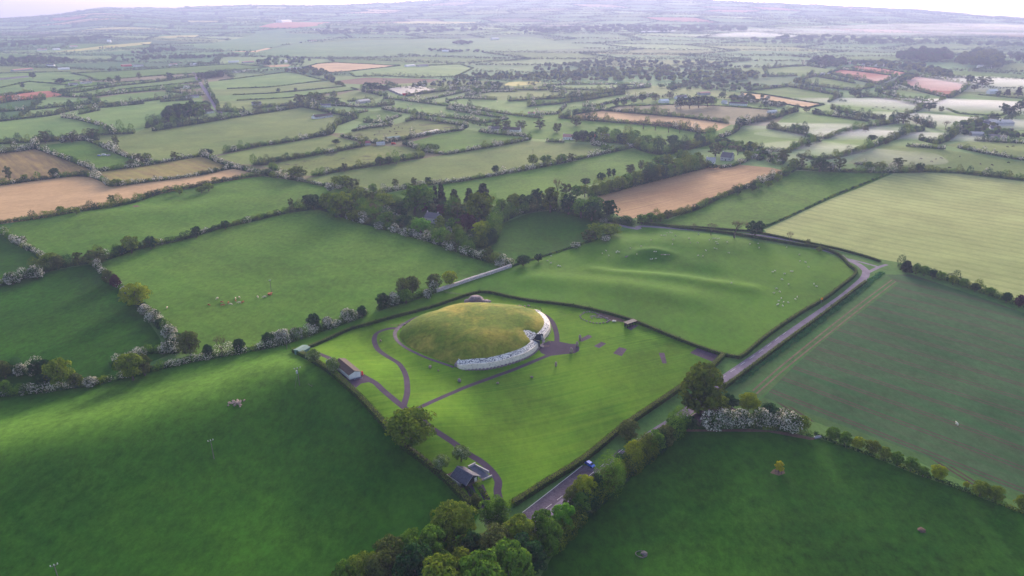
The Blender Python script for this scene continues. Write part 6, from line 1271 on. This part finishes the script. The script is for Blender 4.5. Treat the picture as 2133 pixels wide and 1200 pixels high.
def beast(me, px, py, words, where, cat, grp, s=1.0):
    o = bpy.data.objects.new(cat, me); COL.objects.link(o); o.location = G(px, py); o.rotation_euler[2] = random.uniform(0, 6.28); o.scale = (s, s, s); tag(o, None, cat, grp); ANI.append((o, px, py, words, where))
t7 = [(768, 943), (797, 920), (822, 960), (883, 935), (893, 925), (908, 932), (997, 900), (1088, 883), (1168, 833), (1253, 795), (1275, 795), (1345, 868), (1350, 830), (1368, 795), (1300, 775), (1325, 772), (1340, 773), (1480, 820), (1492, 855), (1553, 855), (1558, 785), (1620, 920), (1648, 832), (1680, 822), (1695, 820), (1712, 822), (1727, 820), (1703, 848), (1716, 862), (1690, 900), (1710, 905), (1793, 850), (1810, 938), (1595, 965), (1557, 960), (2050, 862), (2057, 897), (1830, 1185), (1982, 865), (345, 1022), (317, 1003), (345, 965), (403, 1045), (420, 1048), (1165, 992), (1178, 990), (1207, 985), (1283, 955), (1052, 950), (1195, 928), (1210, 928), (1290, 795)]
t8 = [(293, 948), (300, 1000), (345, 1010), (368, 1048), (95, 1080), (75, 1090), (238, 1085), (225, 1085), (172, 1105), (150, 1150), (205, 1190), (413, 1190), (190, 888)]
t4 = [(107, 47), (85, 83), (133, 73), (147, 127), (125, 150), (165, 157), (203, 162), (120, 177), (113, 180), (158, 188), (277, 118), (262, 135), (435, 30)]
SP = [(1060 + x / 3.948, 290 + y / 3.948) for x, y in t7] + [(1590 + x / 3.928, 290 + y / 3.928) for x, y in t8] + [(1590 + x / 3.928, 590 + y / 3.928) for x, y in t4]
ZN = [('near the stone wall corner', lambda x, y: x < 1180), ('on the small crater mound', lambda x, y: x < 1410 and y > 515), ('on the upper slope by the bushes', lambda x, y: x < 1420), ('below the bare trees', lambda x, y: x < 1515 and y < 512), ('in front of the dark round tree', lambda x, y: x < 1630 and y < 530), ('near the road bend', lambda x, y: y < 600), ('beside the roadside hedge', lambda x, y: True)]
for i, (x, y) in enumerate(SP):
    wz = next(n for n, f in ZN if f(x, y)); beast(SHG if i % 3 else SHS, x, y, 'white grazing sheep' if i % 3 else 'white sheep with raised head', wz, 'sheep', 'sheep scattered over the mounded field', .85)
for x, y in [(1128, 1181)]: beast(SHS, x, y, 'lone white sheep', 'below the bottom wood', 'sheep', 'stray sheep', 1.1)
for x, y in [(1595, 886)]: beast(SHS, x, y, 'lone pale sheep', 'in the young crop', 'sheep', 'stray sheep', 1.1)
ANI[-1][0].location = G(1993, 885)
for x, y in [(348, 643), (453, 623), (499, 621), (491, 623), (480, 635), (499, 632), (537, 620), (551, 620), (306, 659)]: beast(CW['c'], x, y, 'cream cow', 'in the hedged pasture', 'cow', 'cattle grazing in the pasture', .85)
for x, y in [(436, 637), (463, 631), (476, 632), (491, 628), (506, 631), (465, 637), (565, 613)]: beast(CW['r'], x, y, 'reddish brown cow', 'in the hedged pasture', 'cow', 'cattle grazing in the pasture', .85)
for x, y in [(1960, 331), (1949, 333), (1940, 338), (1999, 327), (1918, 332), (2042, 343), (2066, 345), (1977, 351), (2100, 340), (2075, 318), (2110, 306), (2098, 307)]: beast(CW['b'], x, y, 'black cow', 'on the sloping pasture past the barley', 'cow', 'black cattle on the right', 1.2)
for x, y in [(800, 268), (815, 265), (822, 270), (830, 266), (838, 268), (812, 275), (790, 276), (780, 282), (802, 284), (826, 280)]: beast(CW['b'], x, y, 'black cow', 'by the long sheds', 'cow', 'black cattle by the sheds', 1.2)
for x, y in [(849, 220), (857, 219), (878, 226), (1010, 226), (1036, 213), (890, 204), (884, 203), (900, 203)]: beast(CW['c'], x, y, 'pale cow', 'in the far green strip', 'cow', 'pale cattle far off', 1.3)
for x, y in [(1818, 227), (1826, 224), (1838, 226), (1843, 224), (1850, 229), (1861, 225)]: beast(CW['b'], x, y, 'dark cow', 'in the misty field', 'cow', 'dark cattle in the mist', 1.3)
gl = defaultdict(list)
for a in ANI: gl[(a[3], a[4])].append(a)
for (w1, w2_), lst in gl.items():
    lst.sort(key=lambda a: (a[1], a[2])); n_ = len(lst)
    for i, a in enumerate(lst): a[0]['label'] = '%s %s' % (w1, w2_) if n_ == 1 else '%s %s, %s' % (w1, w2_, (ORD[i] + ' from left') if i < n_ - 1 else 'rightmost of them')
# feeder, cages and little things in fields
w = MB(); w.tube([(0, 0, 0), (0, 0, 1.1)], [1.2, 1.2], 12); o = w.build('cattle_feeder', REDH); o.location = G(562, 614); tag(o, 'round rusty cattle feeder at the right of the herd', 'feeder')
def guard(px, py, r, lab):
    o = empty('tree_guard', G(px, py)); tag(o, lab, 'tree guard')
    for i in range(6): a = i * 1.047; w = MB(); w.tube([(math.cos(a) * r, math.sin(a) * r, 0), (math.cos(a) * r, math.sin(a) * r, 1.3)], [.08, .08], 5); w.build('post', TIMB, o)
    w = MB()
    for z in (.5, 1.0): w.tube([(math.cos(i * .524) * r, math.sin(i * .524) * r, z) for i in range(13)], [.035] * 13, 4)
    w.build('rail', TIMB, o)
guard(1622, 984, 1.3, 'low round timber guard around the yellow sapling')
w = MB(); w.tube([(math.cos(i * .45) * 1.9, math.sin(i * .45) * 1.5, .25 + .1 * math.sin(i)) for i in range(14)], [.16] * 14, 5); w.rock((.9, .1, .3), (1.1, .9, .45), 5)
o = w.build('fallen_branch_ring', TIMB); o.location = G(1336, 1155); tag(o, 'ring of dead branches round a pink earth heap in bottom pasture', 'branches')
w = MB(); w.rock((0, 0, .1), (1.3, 1.0, .5), 5); o = w.build('earth_heap', M_DIRT); o.location = G(1920, 1105); tag(o, 'small pinkish earth heap low in the right pasture', 'earth heap')
w = MB(); w.box((0, 0, .6), (3.0, .1, 1.0), .3); w.box((0, 0, .35), (3.2, 1.0, .5), .3); o = w.build('water_trough', GREYM); o.location = G(1703, 912); tag(o, 'metal trough on bare earth at the pasture gate', 'trough')
# heap of pale stones in the car park, low walls
w = MB()
for i in range(60): w.rock((random.gauss(0, 2.4), random.gauss(0, 1.5), .1), (random.uniform(.15, .4),) * 3, i, 5, 3)
o = w.build('cobble_spread', QT); o.location = G(1508, 849); tag(o, 'spread of white and blue cobbles behind the hawthorns', 'stone heap')
lowwall([(1433, 874), (1452, 861)], .8, .4, GREYST, 'short purple stone wall at the car park mouth')
lowwall([(1474, 841), (1480, 836), (1500, 843)], 1.2, .4, GREYST, 'low stone wall behind the car park')
# ------------------------------------------------------------------ mist lying in the right-hand fields
def mist(px, py, rx, ry, h, dens, label):
    p = G(px, py); w = MB(); n, m_ = 36, 10; vs = []; fs = []; ph = px * .37
    wob = lambda q: 1 + .16 * math.sin(2 * q + ph) + .1 * math.sin(3 * q + ph * 2) + .07 * math.sin(5 * q + ph * 3)
    vs.append((0, 0, h))
    for j in range(1, m_ + 1):
        r = j / m_
        for k in range(n): q = 2 * math.pi * k / n; vs.append((rx * r * wob(q) * math.cos(q), ry * r * wob(q) * math.sin(q), h * (1 - r * r) ** 2 * (1 + .2 * math.sin(k * 1.3 + j))))
    for k in range(n): q = 2 * math.pi * k / n; vs.append((rx * wob(q) * math.cos(q), ry * wob(q) * math.sin(q), -2.0))
    fs = [(0, 1 + k, 1 + (k + 1) % n) for k in range(n)] + [(1 + (j - 1) * n + k, 1 + j * n + k, 1 + j * n + (k + 1) % n, 1 + (j - 1) * n + (k + 1) % n) for j in range(1, m_ + 1) for k in range(n)] + [tuple(range(m_ * n + n, m_ * n, -1))]
    w.add(vs, fs); m = bpy.data.materials.new('mist'); m.use_nodes = True; t = m.node_tree; t.nodes.remove([x for x in t.nodes if x.type == 'BSDF_PRINCIPLED'][0])
    v = t.nodes.new('ShaderNodeVolumePrincipled'); v.inputs['Color'].default_value = (.95, .9, .95, 1); v.inputs['Density'].default_value = dens
    t.links.new(v.outputs[0], [x for x in t.nodes if x.type == 'OUTPUT_MATERIAL'][0].inputs['Volume'])
    o = w.build('ground_mist', m, None, True); o.location = (p.x, p.y, p.z + .5); o.rotation_euler[2] = -.2; tag(o, label, 'mist', kind='stuff')
mist(2060, 222, 287, 150, 7, 0.0224, 'white ground mist over the widest field')
mist(1980, 252, 162, 87, 5, 0.0224, 'ground mist round the bare trees')
mist(1855, 285, 150, 75, 5, 0.0224, 'ground mist on the lane shaped field')
mist(1700, 268, 162, 75, 4, 0.0176, 'ground mist on the field edged by trees')
mist(1760, 318, 112, 62, 4, 0.0128, 'thin mist above the barley hedge')
mist(2100, 175, 375, 200, 8, 0.0128, 'mist behind the white house')
mist(1890, 212, 200, 75, 5, 0.0144, 'mist beneath the big red field')
mist(1700, 70, 1875, 625, 25, 0.001536, 'bank of mist on the far plain')
mist(2000, 60, 1875, 875, 35, 0.001152, 'bank of mist beyond the misty plain')
mist(1560, 75, 375, 250, 20, 0.0064, 'bright mist pocket by the river')
# ------------------------------------------------------------------ haze
def haze_box():
    mb = MB(); mb.box((0, 6000, 190), (26000, 15000, 460)); m = bpy.data.materials.new('haze'); m.use_nodes = True; t = m.node_tree
    for n in list(t.nodes):
        if n.type == 'BSDF_PRINCIPLED': t.nodes.remove(n)
    v = t.nodes.new('ShaderNodeVolumePrincipled'); v.inputs['Color'].default_value = (.45, .51, .90, 1); v.inputs['Density'].default_value = HAZE_D
    v.inputs['Anisotropy'].default_value = .25
    o = [x for x in t.nodes if x.type == 'OUTPUT_MATERIAL'][0]; t.links.new(v.outputs[0], o.inputs['Volume'])
    tag(mb.build('haze', m), 'thin lavender morning haze filling the valley air', 'haze', kind='stuff')
haze_box()
